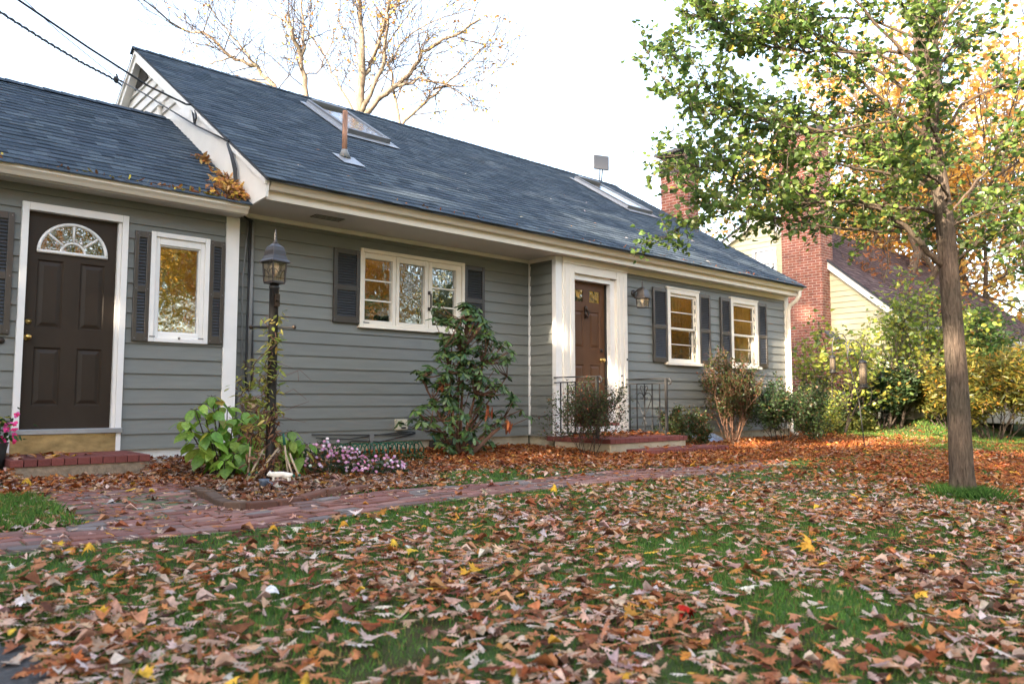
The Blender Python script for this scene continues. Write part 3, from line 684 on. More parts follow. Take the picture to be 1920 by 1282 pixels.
# roof fittings -----------------------------------------------------------
def roofpt(x, y, h): 
    n = Vector((0, -math.sin(R(32.2)), math.cos(R(32.2)))); return (x, y+n[1]*h, gz_roof(y)+.015+n[2]*h)
def skylight(x0, x1, y0, y1, label):
    def bar(mb, a0, a1, b0, b1, h0, h1):
        mb.hexa([roofpt(a0, b0, h0), roofpt(a1, b0, h0), roofpt(a1, b1, h0), roofpt(a0, b1, h0), roofpt(a0, b0, h1), roofpt(a1, b0, h1), roofpt(a1, b1, h1), roofpt(a0, b1, h1)])
    mb = MB(); w = .065; hh = .10
    bar(mb, x0, x0+w, y0, y1, 0, hh); bar(mb, x1-w, x1, y0, y1, 0, hh); bar(mb, x0+w, x1-w, y0, y0+w, 0, hh-.004); bar(mb, x0+w, x1-w, y1-w*1.4, y1, 0, hh+.03)
    o = part(mb, 'skylight', mat('skylight_frame'+label[:2], (.16, .16, .165), .35, .1, 5, metal=.5), bevel=.006); o['label'] = label
    mb = MB(); bar(mb, x0+w+.001, x1-w-.001, y0+w, y1-w*1.4, .07, .08); part(mb, 'pane', 'skyglass', o)
    mb = MB(); bar(mb, x0-.10, x1+.10, y0-.16, y0-.001, .018, .024); bar(mb, x0-.09, x0-.001, y0, y1+.05, .018, .03); bar(mb, x1+.001, x1+.09, y0, y1+.05, .018, .03); bar(mb, x0-.002, x0-.0012, y0, y1, .0, .07); part(mb, 'flashing', 'alu', o)
    mb = MB(); bar(mb, x0+w, x1-w, y0+w, y1-w, .03, .035); part(mb, 'well', 'ivory', o)
skylight(5.82, 6.60, 10.42, 11.86, 'large skylight beside the copper pipe')
skylight(12.42, 13.25, 10.25, 11.80, 'far skylight near the antenna')
mb = MB(); px, py = 4.97, 8.96; pz = gz_roof(py)
mb.tube([(px, py, pz-.02), (px, py, pz+.66)], .036, 12); vp = part(mb, 'vent_pipe', 'copper', smooth=True)
mb = MB(); mb.lathe([(.09, -.0), (.05, .09), (.038, .12)], (px, py, pz+.01), 12); part(mb, 'boot', 'grey', vp, smooth=True)
mb = MB(); mb.hexa([roofpt(px-.16, py-.28, .016), roofpt(px+.16, py-.28, .016), roofpt(px+.16, py+.05, .016), roofpt(px-.16, py+.05, .016), roofpt(px-.16, py-.28, .02), roofpt(px+.16, py-.28, .02), roofpt(px+.16, py+.05, .02), roofpt(px-.16, py+.05, .02)]); part(mb, 'flashing', 'alu', vp)
# chimney of the house
mb = MB(); mb.box(14.98, 15.43, 10.5, 11.28, -.7, 5.5); ch = part(mb, 'chimney', 'brickw')
mb = MB(); mb.box(14.95, 15.46, 10.47, 11.31, 5.5, 5.83); part(mb, 'crown', 'brickd', ch)
for x in (15.0, 15.33):
    for y in (10.55, 11.15): mb = MB(); mb.box(x, x+.08, y, y+.08, 5.83, 6.0); part(mb, 'cap_support', 'brickd', ch)
mb = MB(); mb.box(14.85, 15.56, 10.40, 11.38, 6.0, 6.07); part(mb, 'cap', 'slab', ch)

# antenna panel
t = thing('panel_antenna', (14.2, RY, RZ), 'flat white panel antenna on two thin poles on the roof ridge', 'antenna')
mb = MB(); ca = .35; q = lambda u, w, z: (14.24+u*math.cos(ca)-w*math.sin(ca), RY-.02-u*math.sin(ca)-w*math.cos(ca)*1, z)
mb.hexa([q(-.21, -.03, 5.84), q(.21, -.03, 5.84), q(.21, .04, 5.84), q(-.21, .04, 5.84), q(-.21, -.03, 6.2), q(.21, -.03, 6.2), q(.21, .04, 6.2), q(-.21, .04, 6.2)]); part(mb, 'panel', mat('antenna_plastic', (.13, .13, .14), .5, .03), t, bevel=.01)
mb = MB(); mb.tube([(14.20, RY, RZ), (14.20, RY-.02, 5.95)], .02, 6); part(mb, 'pole', 'black', t); mb = MB(); mb.tube([(14.27, RY, RZ), (14.28, RY-.04, 5.95)], .02, 6); part(mb, 'pole', 'black', t)

# ------------------------------------------------------------------ steps
def brick_block(mb, x0, x1, y0, y1, z0, z1, axis='x'):
    n = max(1, round((x1-x0 if axis == 'x' else y1-y0)/.103)); 
    for i in range(n):
        k = random.uniform(.8, 1.15); c_ = (.20*k, .056*k, .046*k)
        if axis == 'x': a = x0+(x1-x0)*i/n; b_ = x0+(x1-x0)*(i+1)/n; mb.box(a+.003, b_-.003, y0, y1, z0, z1+random.uniform(-.002, .002), c_)
        else: a = y0+(y1-y0)*i/n; b_ = y0+(y1-y0)*(i+1)/n; mb.box(x0, x1, a+.003, b_-.003, z0, z1+random.uniform(-.002, .002), c_)
t = thing('brick_step', (1.67, 7.9, G(1.67, 7.6)), 'low red brick step below the brass kick plate of the wing door', 'step')
mb = MB()
for yy in (7.5, 7.70, 7.90, 8.10): brick_block(mb, 1.12, 2.22, yy, yy+.195, -.552, -.492)
part(mb, 'brick_top', 'brickr', t, bevel=.004)
mb = MB(); mb.box(1.13, 2.21, 7.515, 8.27, -.9, -.553); part(mb, 'base', mat('rough_step_base', (.26, .2, .14), .95, .3, 20, bump=.8), t)
t = thing('stoop', (8.64, 7.3, G(8.6, 7)), 'brick topped concrete stoop in front of the porch door', 'stoop')
mb = MB(); brick_block(mb, 7.78, 9.52, 6.75, 6.95, -.575, -.512)
for yy in np.arange(6.955, 7.8, .205): brick_block(mb, 7.78, 9.52, yy, yy+.2, -.575, -.512)
part(mb, 'brick_top', 'brickr', t, bevel=.004)
mb = MB(); mb.box(7.80, 9.50, 6.77, 7.82, -.95, -.576); part(mb, 'concrete_base', 'conc', t, bevel=.006)
mb = MB(); mb.box(8.25, 9.21, 7.785, 7.90, -.51, -.382); part(mb, 'riser', 'white', t)
mb = MB(); brick_block(mb, 8.1, 9.95, 6.32, 6.54, -.72, -.655); brick_block(mb, 8.1, 9.95, 6.545, 6.745, -.72, -.655); o = part(mb, 'lower_step', 'brickr', t, bevel=.004)
mb = MB(); mb.box(8.12, 9.93, 6.34, 6.745, -.95, -.721); part(mb, 'step_base', 'conc', t)
def railing(x, label):
    zt, zb = .335, -.51; y0, y1 = 7.05, 7.82
    t = thing('railing', (x, 7.4, zb), label, 'railing', 'iron railings of the stoop')
    mb = MB(); mb.box(x-.018, x+.018, y0-.018, y0+.018, zb, zt-.003); part(mb, 'post', 'black', t)
    mb = MB(); mb.box(x-.02, x+.02, y0-.02, y1+.06, zt-.002, zt+.014); mb.tube([(x, y0-.02, zt+.006), (x, y0-.06, zt+.002), (x, y0-.09, zt-.03), (x, y0-.085, zt-.07), (x, y0-.06, zt-.085), (x, y0-.045, zt-.06)], .012, 8); part(mb, 'handrail', 'black', t)
    mb = MB(); mb.box(x-.012, x+.012, y0+.019, y1+.06, zt-.075, zt-.06); mb.box(x-.012, x+.012, y0+.019, y1+.06, zb+.05, zb+.065); part(mb, 'cross_bar', 'black', t)
    yc = (y0+y1)/2+.03
    for dy_ in (-.29, -.15, 0, .15, .29):
        mb = MB(); mb.box(x-.0075, x+.0075, yc+dy_-.0075, yc+dy_+.0075, zb+.066, zt-.076); part(mb, 'baluster', 'black', t)
    mb = MB()
    for s in (1, -1):
        mb.tube([(x-.012, yc+s*.0, -.25), (x-.012, yc+s*.08, -.1), (x-.012, yc+s*.135, .02), (x-.012, yc+s*.14, .08), (x-.012, yc+s*.10, .125), (x-.012, yc+s*.05, .12), (x-.012, yc+s*.012, .08), (x-.012, yc+s*.03, .03), (x-.012, yc+s*.06, .035), (x-.012, yc+s*.06, .06)], .0065, 6)
        mb.tube([(x-.012, yc, .07), (x-.012, yc+s*.04, .14), (x-.012, yc+s*.075, .2), (x-.012, yc+s*.06, .235), (x-.012, yc+s*.03, .225), (x-.012, yc+s*.035, .2)], .0065, 6)
        mb.tube([(x-.012, yc, -.25), (x-.012, yc+s*.03, -.33), (x-.012, yc+s*.045, -.35), (x-.012, yc+s*.03, -.365)], .0065, 6)
    part(mb, 'scrollwork', 'black', t)
railing(9.42, 'black iron railing on the window side of the stoop, against the siding')
railing(7.86, 'black iron railing on the left side of the stoop, behind a twiggy shrub')

# ------------------------------------------------------------------ lanterns
def lantern(t, c, w, h, rot, pre=''):
    """c = centre of the underside; square glass cage and pagoda roof"""
    x, y, z = c; s2 = math.sqrt(2); q = pi/4+rot
    mb = MB(); mb.lathe([(.001, z), (w*s2*.8, z), (w*s2*.82, z+.012), (w*s2*.8, z+.02)], (x, y, 0), 4, rot=q)
    def cn(r, i): a = q+i*pi/2; return x+r*s2*math.cos(a), y+r*s2*math.sin(a)
    for i in range(4):
        a = cn(w*.78, i); b_ = cn(w*.90, i); mb.tube([(*a, z+.015), (*b_, z+h)], .008, 6)
    part(mb, 'cage', 'lampmetal', t)
    for i in range(4):
        a0, a1 = cn(w*.77, i), cn(w*.77, i+1); b0, b1 = cn(w*.89, i), cn(w*.89, i+1)
        mb = MB(); mb.add([(*a0, z+.02), (*a1, z+.02), (*b1, z+h), (*b0, z+h)], [(0, 1, 2, 3)]); gl = part(mb, 'lantern_pane', 'lampglass', t)
        def fp(u, v):
            p0 = [a0[k]+(a1[k]-a0[k])*u for k in (0, 1)]; p1 = [b0[k]+(b1[k]-b0[k])*u for k in (0, 1)]
            return (p0[0]+(p1[0]-p0[0])*v, p0[1]+(p1[1]-p0[1])*v, z+.02+(h-.02)*v)
        mb = MB()
        for L in ([(.5, .02), (.5, .33)], [(.5, .33), (.36, .5), (.5, .68), (.64, .5), (.5, .33)], [(.5, .68), (.5, .98)], [(.36, .5), (.12, .62), (.02, .55)], [(.64, .5), (.88, .62), (.98, .55)], [(.12, .62), (.1, .3), (.02, .25)], [(.88, .62), (.9, .3), (.98, .25)]):
            mb.tube([fp(*p) for p in L], .0028, 4)
        part(mb, 'leading', 'lampmetal', gl)
    mb = MB(); zt = z+h
    mb.lathe([(w*s2*1.22, zt-.008), (w*s2*1.20, zt+.004), (w*s2*1.0, zt+.022), (w*s2*.86, zt+.055), (w*s2*.78, zt+.10), (w*s2*.66, zt+.135), (w*s2*.42, zt+.15), (w*s2*.30, zt+.165), (.001, zt+.17)], (x, y, 0), 4, rot=q)
    part(mb, 'lantern_roof', 'lampmetal', t, bevel=.003)
    mb = MB(); mb.lathe([(.02, zt+.165), (.022, zt+.18), (.008, zt+.185), (.016, zt+.205), (.008, zt+.222), (.014, zt+.24), (.006, zt+.27), (.001, zt+.30)], (x, y, 0), 10); part(mb, 'finial', 'lampmetal', t, smooth=True)
    mb = MB(); mb.lathe([(.016, z+.02), (.018, z+.07)], (x, y, 0), 10); part(mb, 'socket', 'grey', t)
    mb = MB(); mb.lathe([(.018, z+.07), (.03, z+.10), (.042, z+.145), (.036, z+.18), (.001, z+.195)], (x, y, 0), 14); part(mb, 'bulb', 'bulb', t, smooth=True)
LX, LY = 2.87, 6.385; lz = G(LX, LY)
lp = thing('lamp_post', (LX, LY, lz), 'tall black garden lamp post with a four-sided leaded glass lantern, wrapped in a withered vine', 'lamp post')
mb = MB(); mb.lathe([(.042, lz-.1), (.041, lz+.2), (.040, .99), (.045, .995), (.045, 1.01), (.040, 1.012), (.040, 1.035)], (LX, LY, 0), 16); part(mb, 'post', 'black', lp, smooth=True)
lantern(lp, (LX, LY, 1.035), .080, .195, .22)
rx, ry = .746, -.666
mb = MB(); mb.tube([(LX-rx*.19, LY-ry*.19, .655), (LX+rx*.18, LY+ry*.18, .645)], .011, 8); part(mb, 'ladder_bar', 'black', lp)
for s in (-.195, .185): mb = MB(); mb.ball((LX+rx*s, LY+ry*s, .65), .02, 10); part(mb, 'bar_end', 'bronze', lp, smooth=True)
mb = MB(); mb.box(LX-.015, LX+.03, LY-.058, LY-.036, .83, .94); mb.lathe([(.001, 0), (.016, 0), (.014, .014), (.001, .016)], (LX+.008, LY-.058, .885), 10, 'y'); part(mb, 'socket_box', 'bronze', lp)
wl = thing('wall_lantern', (9.70, YR, 1.75), 'small black carriage lantern on the siding beside the porch door', 'wall lamp')
mb = MB(); mb.lathe([(.001, 0), (.055, 0), (.05, .02), (.001, .03)], (9.70, YR-.016, 1.76), 14, 'y'); part(mb, 'wall_plate', 'lampmetal', wl, smooth=True)
mb = MB(); mb.tube([(9.70, YR-.04, 1.76), (9.705, YR-.10, 1.80), (9.71, YR-.16, 1.83), (9.715, YR-.2, 1.80)], .013, 8); part(mb, 'arm', 'lampmetal', wl, smooth=True)
lantern(wl, (9.715, YR-.2, 1.50), .085, .165, .1)

# ------------------------------------------------------------------ services
def cable(name, runs, r, label, cat, m='cable', group=None):
    mb = MB()
    for p in runs: mb.tube(p, r, 6)
    return tag(mb.build(name, M[m], None, smooth=True), label, cat, group)
def loose(mb, name, m, label, cat, group=None, **k):
    o = mb.build(name, M[m] if isinstance(m, str) else m, None, **k); return tag(o, label, cat, group)
GA = (3.27, 13.24, 5.2)
def plane_wire(pts2, a=(3.27, 13.24), d=(-1.77, -1.25)): return [(a[0]+d[0]*s, a[1]+d[1]*s, z) for s, z in pts2]
w1 = plane_wire([(0, 5.13), (.12, 5.16), (.4, 5.14), (.7, 5.16), (1.0, 5.2), (1.6, 5.36), (3, 5.9), (6, 7.4)])
mb = MB(); mb.tube(w1, .014, 6)
hel = []
for i in range(240):
    s = .02+i*.0062; z = np.interp(s, [0, .12, .4, .7, 1, 1.6], [5.13, 5.16, 5.14, 5.16, 5.2, 5.36]); a = i*.75
    hel.append((GA[0]-1.77*s+.018*math.cos(a), GA[1]-1.25*s, z+.018*math.sin(a)))
mb.tube(hel, .009, 5)
loose(mb, 'power_cable', 'cable', 'thick twisted black power cable running from the gable peak out of the photo', 'cable', smooth=True)
w2 = [(3.26, 13.2, 5.16), (2.2, 12.5, 5.42), (1.4, 11.9, 5.66), (-1, 10, 6.5), (-6, 6, 8.2)]
cable('phone_wire', [w2], .006, 'thin straight wire above the twisted power cable', 'wire')
w3 = [(3.27, 9.9, 3.82), (3.2, 9.88, 3.80), (2.7, 9.75, 3.86), (2.0, 9.6, 4.07), (1.13, 9.4, 4.36), (0, 9.2, 4.85), (-5, 8, 6.8)]
cable('service_wire', [w3, [(3.27, 9.75, 3.7), (3.24, 9.62, 3.55), (3.25, 9.7, 3.5), (3.27, 9.85, 3.72)]], .013, 'lower sagging black wire tied to the rake board with a small loop', 'wire')
w4 = [GA, (3.26, 12.0, 4.62), (3.25, 10.9, 4.08), (3.24, 9.6, 3.45), (3.25, 8.55, 2.98)]
cable('drop_cable', [w4], .011, 'black cable slanting across the white gable from the peak to the eave corner', 'cable')
t = thing('insulator_bracket', GA, 'small dark insulator bracket at the edge of the gable roof', 'bracket')
mb = MB(); mb.tube([(3.30, 13.24, 5.2), (3.22, 13.30, 5.24), (3.2, 13.34, 5.34)], .016, 6); part(mb, 'hook', 'black', t)
mb = MB(); mb.ball((3.2, 13.34, 5.26), .045, 8); mb.ball((3.22, 13.42, 5.26), .04, 8); part(mb, 'insulator', 'black', t, smooth=True)
rn = []
for j, dx in enumerate((0, .02, .045)):
    rn.append([(3.27, 8.6+dx, 2.98), (3.25, 8.42+dx, 2.78), (3.25, 8.3+dx*1.5, 2.6), (3.255, 8.27+dx*1.2, 2.35), (3.27, 8.24+dx, 2.12), (3.38, 8.36, 2.09), (3.46+dx, YM-.06, 2.05), (3.47+dx, YM-.05, 1.2), (3.46+dx*1.8, YM-.05, .35), (3.47+dx, YM-.06, .12)])
cable('cable_bundle', rn, .011, 'bundle of grey and black cables running down the eave corner to the meter', 'cable')
mb = MB(); mb.tube([(3.50, YM-.05, 2.08), (3.50, YM-.05, .1)], .022, 10); mb.tube([(3.45, YM-.05, 2.05), (3.40, YM-.045, 1.4), (3.42, YM-.045, .1)], .009, 6)
loose(mb, 'conduit', 'grey', 'vertical grey conduit on the siding beside the white corner post', 'pipe', smooth=True)
t = thing('electric_meter', (3.5, YM, 0), 'round glass electric meter on a grey box, half hidden by dry vine', 'electric meter')
mb = MB(); mb.box(3.36, 3.64, YM-.09, YM-.016, -.22, .10); part(mb, 'meter_box', 'grey', t, bevel=.006)
mb = MB(); mb.lathe([(.001, 0), (.10, 0), (.10, .02), (.085, .03), (.085, .03)], (3.5, YM-.0905, -.02), 20, 'y'); part(mb, 'ring', 'alu', t, smooth=True)
mb = MB(); mb.lathe([(.08, .0), (.08, .05), (.06, .085), (.001, .095)], (3.5, YM-.122, -.02), 20, 'y'); part(mb, 'dome', 'lampglass', t, smooth=True)
mb = MB(); mb.lathe([(.001, 0), (.06, 0), (.06, .03), (.001, .035)], (3.5, YM-.124, -.02), 16, 'y'); part(mb, 'dial', 'ivory', t)
t = thing('outlet_box', (5.55, YM, -.3), 'small cream plastic box on the siding above the cables', 'utility box')
mb = MB(); mb.box(5.47, 5.635, YM-.09, YM-.016, -.375, -.235); part(mb, 'cover', 'beige', t, bevel=.01)
mb = MB(); mb.box(5.53, 5.60, YM-.0925, YM-.0905, -.36, -.335); part(mb, 'plate', 'cable', t)
mb = MB(); mb.box(5.52, 5.59, YM-.096, YM-.0905, -.30, -.265); part(mb, 'latch', 'beige', t, bevel=.004)
runs = [[(4.35, YM-.04, -.44), (4.8, YM-.035, -.47), (5.2, YM-.035, -.43), (5.55, YM-.035, -.41), (5.72, YM-.04, -.40), (5.78, YM-.05, -.42)], [(4.3, YM-.03, -.4), (4.9, YM-.03, -.42), (5.5, YM-.04, -.435), (5.75, YM-.05, -.425)], [(4.7, YM-.04, -.66), (4.75, YM-.04, -.53), (4.85, YM-.035, -.49), (5.25, YM-.035, -.52), (5.6, YM-.035, -.46), (5.78, YM-.04, -.43)]]
cable('low_cables', runs, .007, 'tangled black cables tacked low along the siding', 'cable')
mb = MB(); mb.tube([(5.12, YM-.03, -.42), (5.12, YM-.03, -.72)], .022, 8); mb.box(5.09, 5.15, YM-.05, YM-.017, -.5, -.42); loose(mb, 'conduit_stub', 'grey', 'short grey conduit stub rising from the ground under the cables', 'pipe')
t = thing('tap', (6.0, YM, -.4), 'dark garden tap with a short hose on the siding', 'tap')
mb = MB(); mb.lathe([(.02, 0), (.014, .08)], (5.98, YM-.016, -.40), 8, 'y'); mb.ball((5.98, YM-.10, -.39), .03, 8); part(mb, 'valve', 'grey', t, smooth=True)
mb = MB(); mb.tube([(5.98, YM-.11, -.41), (6.02, YM-.13, -.5), (6.08, YM-.12, -.58), (6.05, YM-.15, -.68)], .012, 6); part(mb, 'hose_tail', 'green', t, smooth=True)
hs = []
for i in range(420):
    a = i/420*2*pi*19; hs.append((4.35+i/420*1.15+.01*math.sin(i), 7.95-i/420*.1+.075*math.cos(a), G(4.8, 7.95)+.10+.075*math.sin(a)))
mb = MB(); mb.tube(hs, .0085, 5); loose(mb, 'coiled_hose', 'green', 'springy green coiled garden hose lying along the foundation', 'hose', smooth=True)

# ------------------------------------------------------------------ small garden things
def stakes(name, specs, label):
    b0 = specs[0][0]; t = thing(name, (b0[0], b0[1], G(*b0)), label, 'garden stakes', 'stake tripods by the lamp post')
    for (x, y), top, cap in specs:
        mb = MB(); mb.tube([(x, y, G(x, y)-.03), top], .0085, 7); s = part(mb, 'stick', 'wood', t, smooth=True)
        if cap:
            d_ = Vector(top)-Vector((x, y, G(x, y))); d_.normalize(); p = Vector(top)
            mb = MB(); mb.tube([p-d_*.02, p+d_*.08], [.014, .009], 8); part(mb, 'cap', 'green', s, smooth=True)
        else:
            mb = MB(); zz = G(x, y); f_ = .3; p = [x+(top[0]-x)*f_, y+(top[1]-y)*f_, zz+(top[2]-zz)*f_]; mb.ball(p, .014, 8); part(mb, 'tie', 'green', s)
stakes('stake_tripod', [((2.72, 6.50), (2.73, 6.47, -.37), True), ((2.60, 6.30), (2.80, 6.36, -.41), False), ((2.66, 6.36), (2.90, 6.28, -.40), False)], 'leaning wooden stakes with a green cap on the left of the lamp post')
stakes('stake_tripod', [((2.97, 6.20), (2.94, 6.26, -.36), True), ((2.99, 6.10), (2.95, 6.25, -.46), False), ((3.06, 6.12), (2.97, 6.22, -.45), False)], 'upright wooden stakes with a green cap on the right of the lamp post')
bz = G(2.80, 6.02)
mb = MB(); mb.box(2.66, 2.93, 5.97, 6.07, bz-.02, bz+.055, (.16, .07, .055)); loose(mb, 'garden_brick', 'brickr', 'single dark brick in the bed under the white animal figure', 'brick', bevel=.008)
t = thing('animal_figure', (2.80, 6.02, bz+.055), 'small white cut-out pig figure standing on a brick', 'ornament')
def skin(name, V_, E_, Rr, m, parent, sub=2):
    me = bpy.data.meshes.new(name); me.from_pydata([tuple(np.array(p)-base_of(parent)) for p in V_], E_, []); o = bpy.data.objects.new(name, me); link(o, parent)
    md = o.modifiers.new('s', 'SKIN'); sv = me.skin_vertices[0].data
    for i, r in enumerate(Rr): sv[i].radius = (r, r); sv[i].use_root = (i == 0)
    s2_ = o.modifiers.new('d', 'SUBSURF'); s2_.levels = s2_.render_levels = sub; me.materials.append(M[m]); return o
ux, uy = .746, -.666; fz0 = bz+.055
def fp_(u, z, w=0): return (2.80+ux*u+.666*w, 6.02+uy*u+.746*w, fz0+z)
V_ = [fp_(.0, .055), fp_(.05, .055), fp_(.085, .05), fp_(-.05, .056), fp_(-.09, .058), fp_(-.115, .05), fp_(.075, .02, .012), fp_(.075, .0, .012), fp_(.07, .02, -.012), fp_(.07, 0, -.012), fp_(-.06, .02, .012), fp_(-.06, 0, .012), fp_(-.055, .02, -.012), fp_(-.055, 0, -.012), fp_(-.092, .085, .012), fp_(.105, .062)]
skin('body', V_, [(0, 1), (1, 2), (0, 3), (3, 4), (4, 5), (1, 6), (6, 7), (1, 8), (8, 9), (3, 10), (10, 11), (3, 12), (12, 13), (4, 14), (2, 15)], [.026, .027, .021, .026, .019, .012, .011, .009, .011, .009, .011, .009, .011, .009, .006, .004], 'ivory', t)
t = thing('blue_cup', (2.70, 6.0, G(2.7, 6)), 'small blue-grey glazed pot lying beside the brick', 'pot')
mb = MB(); zz = G(2.66, 6.05); mb.lathe([(.03, zz), (.04, zz+.07), (.044, zz+.085), (.038, zz+.085), (.032, zz+.02)], (2.645, 5.99, 0), 14); part(mb, 'cup', 'pot', t, smooth=True)
mb = MB(); mb.tube([(2.66, 5.96, zz+.07), (2.69, 5.93, zz+.05), (2.675, 5.955, zz+.02)], .007, 6); part(mb, 'handle', 'pot', t)
EDG = [(2.16, 6.15), (2.14, 5.95), (2.12, 5.73), (2.10, 5.51), (2.08, 5.29), (2.13, 5.11), (2.36, 5.14), (2.59, 5.24), (2.82, 5.33), (3.05, 5.40), (3.28, 5.46)]
mb = MB()
for i, (p, q) in enumerate(zip(EDG[:-1], EDG[1:])):
    d_ = np.array(q)-np.array(p); L = np.linalg.norm(d_); d_ /= L; n_ = np.array([-d_[1], d_[0]])*.045; a = np.array(p)+d_*.006; b_ = np.array(q)-d_*.006
    z0 = G(*p)-.03; h0 = z0+.085+random.uniform(-.012, .012); h1 = z0+.085+random.uniform(-.012, .012); k = random.uniform(.55, 1); c_ = (.2*k, .09*k, .06*k) if i > 4 else (.16*k, .10*k, .07*k)
    mb.hexa([(*(a-n_), z0), (*(b_-n_), z0), (*(b_+n_), z0), (*(a+n_), z0), (*(a-n_), h0), (*(b_-n_), h1), (*(b_+n_), h1), (*(a+n_), h0)], c_)
loose(mb, 'brick_edging', 'brickr', 'mossy row of worn bricks edging the lamp post bed', 'edging', bevel=.01)
# planter with pink flowers by the wing door
pz0 = -.492
t = thing('flower_pot', (1.03, 7.85, pz0), 'dark pot of bright pink impatiens beside the wing door', 'flower pot')
mb = MB(); mb.lathe([(.11, G(1, 7.85)), (.14, pz0+.08), (.15, pz0+.13), (.155, pz0+.14), (.145, pz0+.14), (.13, pz0+.1)], (1.0, 7.80, 0), 18); part(mb, 'pot', 'potd', t, smooth=True)
L_ = Leaves(); F_ = Leaves()
P = np.array([1.0, 7.8, pz0+.26])+rng.normal(0, 1, (190, 3))*[.085, .085, .10]; L_.put(bend(OVATE, .3), P, (P-[1.0, 7.8, pz0])+rng.normal(0, .2, P.shape), rng.uniform(.04, .07, 190), pick([(.03, .08, .02), (.06, .13, .03), (.02, .05, .02)], 190), up=(0, 0, -1))
P = np.array([1.06, 7.72, pz0+.26])+np.clip(rng.normal(0, 1, (26, 3)), -1.4, 1.4)*[.08, .07, .09]
for k in range(5): F_.put(bend(ROUND, .2), P+rng.normal(0, .004, P.shape), np.array([-.15, -.8, .5])+rng.normal(0, .25, P.shape), .032, pick([(.85, .06, .28), (.8, .12, .42), (.75, .03, .15)], 26, jit=.1))
P = np.array([1.0, 7.8, pz0+.33])+rng.normal(0, 1, (30, 3))*[.09, .08, .04]; L_.put(bend(OVATE, .3), P, (0, -.4, 1), .05, pick([(.4, .34, .06), (.3, .3, .06)], 30))
L_.build('foliage', M['leaf'], t); F_.build('flower', M['petal'], t)
# bird feeders and bird house
fx0, fy0 = 12.55, 5.47; fzb = G(fx0, fy0)
t = thing('feeder_pole', (fx0, fy0, fzb), 'thin black shepherd hook pole with two arms in the leafy lawn', 'feeder pole')
def FP(u, z): return (fx0+.746*u, fy0-.666*u, z)
mb = MB(); mb.tube([FP(.02, fzb-.1), FP(-.06, 0), FP(-.22, .72), FP(-.23, .9)], .009, 6); part(mb, 'pole', 'black', t)
mb = MB(); mb.tube([FP(-.23, .85), FP(-.235, 1.0), FP(-.28, 1.09), FP(-.36, 1.10), FP(-.43, 1.05), FP(-.465, .94), FP(-.47, .80)], .008, 6); part(mb, 'arm', 'black', t)
mb = MB(); mb.tube([FP(-.21, .78), FP(-.20, .93), FP(-.15, 1.0), FP(-.07, .99), FP(-.01, .92), FP(.02, .8), FP(.02, .72)], .008, 6); part(mb, 'arm', 'black', t)
for u, z1, z0_, lab in ((-.47, .80, .44, 'slim tube bird feeder hanging from the left arm of the hook pole'), (.02, .72, .20, 'larger tube bird feeder hanging from the right arm of the hook pole')):
    x, y, _ = FP(u, 0); r = .042 if u < 0 else .055
    f_ = thing('bird_feeder', (x, y, z0_), lab, 'bird feeder', 'bird feeders')
    mb = MB(); mb.lathe([(r*1.35, z1-.10), (r*1.3, z1-.09), (r*.8, z1-.06), (.006, z1-.045), (.005, z1)], (x, y, 0), 14); part(mb, 'cap', 'black', f_, smooth=True)
    mb = MB(); mb.lathe([(r, z0_+.07), (r, z1-.09)], (x, y, 0), 14); part(mb, 'tube', 'seed', f_, smooth=True)
    mb = MB(); mb.lathe([(r*.9, z0_), (r*1.5, z0_+.02), (r*1.5, z0_+.03), (r*1.08, z0_+.035), (r*1.08, z0_+.075)], (x, y, 0), 14); part(mb, 'tray', 'black', f_)
    mb = MB()
    for k in range(6): a = k*pi/3; mb.tube([(x+r*1.04*math.cos(a), y+r*1.04*math.sin(a), z0_+.07), (x+r*1.04*math.cos(a), y+r*1.04*math.sin(a), z1-.09)], .003, 4)
    part(mb, 'cage_wires', 'black', f_)
bx, by = 18.5, 8.5; bzb = G(bx, by)
t = thing('bird_house', (bx, by, bzb), 'little wooden bird house on a thin post before the brick chimney', 'bird house')
mb = MB(); mb.tube([(bx, by, bzb-.05), (bx, by, -.05)], .018, 6); part(mb, 'post', 'wood', t)
mb = MB(); mb.box(bx-.09, bx+.09, by-.09, by+.09, -.06, .14); part(mb, 'box', 'wood', t)
mb = MB(); mb.hexa([(bx-.14, by-.13, .12), (bx+.14, by-.13, .12), (bx+.14, by+.13, .12), (bx-.14, by+.13, .12), (bx-.14, by, .23), (bx+.14, by, .23), (bx+.14, by+.01, .23), (bx-.14, by+.01, .23)]); part(mb, 'roof', 'beige', t)
mb = MB(); mb.lathe([(.001, 0), (.025, 0), (.02, .004)], (bx-.095, by, .06), 10, 'x'); part(mb, 'entrance', 'dark', t)
mb = MB(); mb.tube([(18.7, 10.1, -.24), (18.7, 8.9, -.27), (18.7, 8.1, -.29), (18.72, 7.75, -.34)], .075, 12); loose(mb, 'drain_pipe', 'white', 'pale drain pipe lying low in front of the neighbouring chimney', 'pipe', smooth=True)
mb = MB(); n = 14
for i in range(n):
    for j in range(n):
        u, w = i/(n-1), j/(n-1); mb.v.append((11.05+u*.75, 7.45+w*.3-.1*math.sin(u*5), G(11.3, 7.5)+.02+.14*math.sin(w*pi*.55)*(.6+.4*math.sin(u*9))+random.uniform(0, .02))); mb.c.append((1, 1, 1))
mb.f = [(i*n+j, (i+1)*n+j, (i+1)*n+j+1, i*n+j+1) for i in range(n-1) for j in range(n-1)]
loose(mb, 'crumpled_tarp', 'tarp', 'crumpled pale blue sheet half hidden behind the reddish shrub', 'tarp')

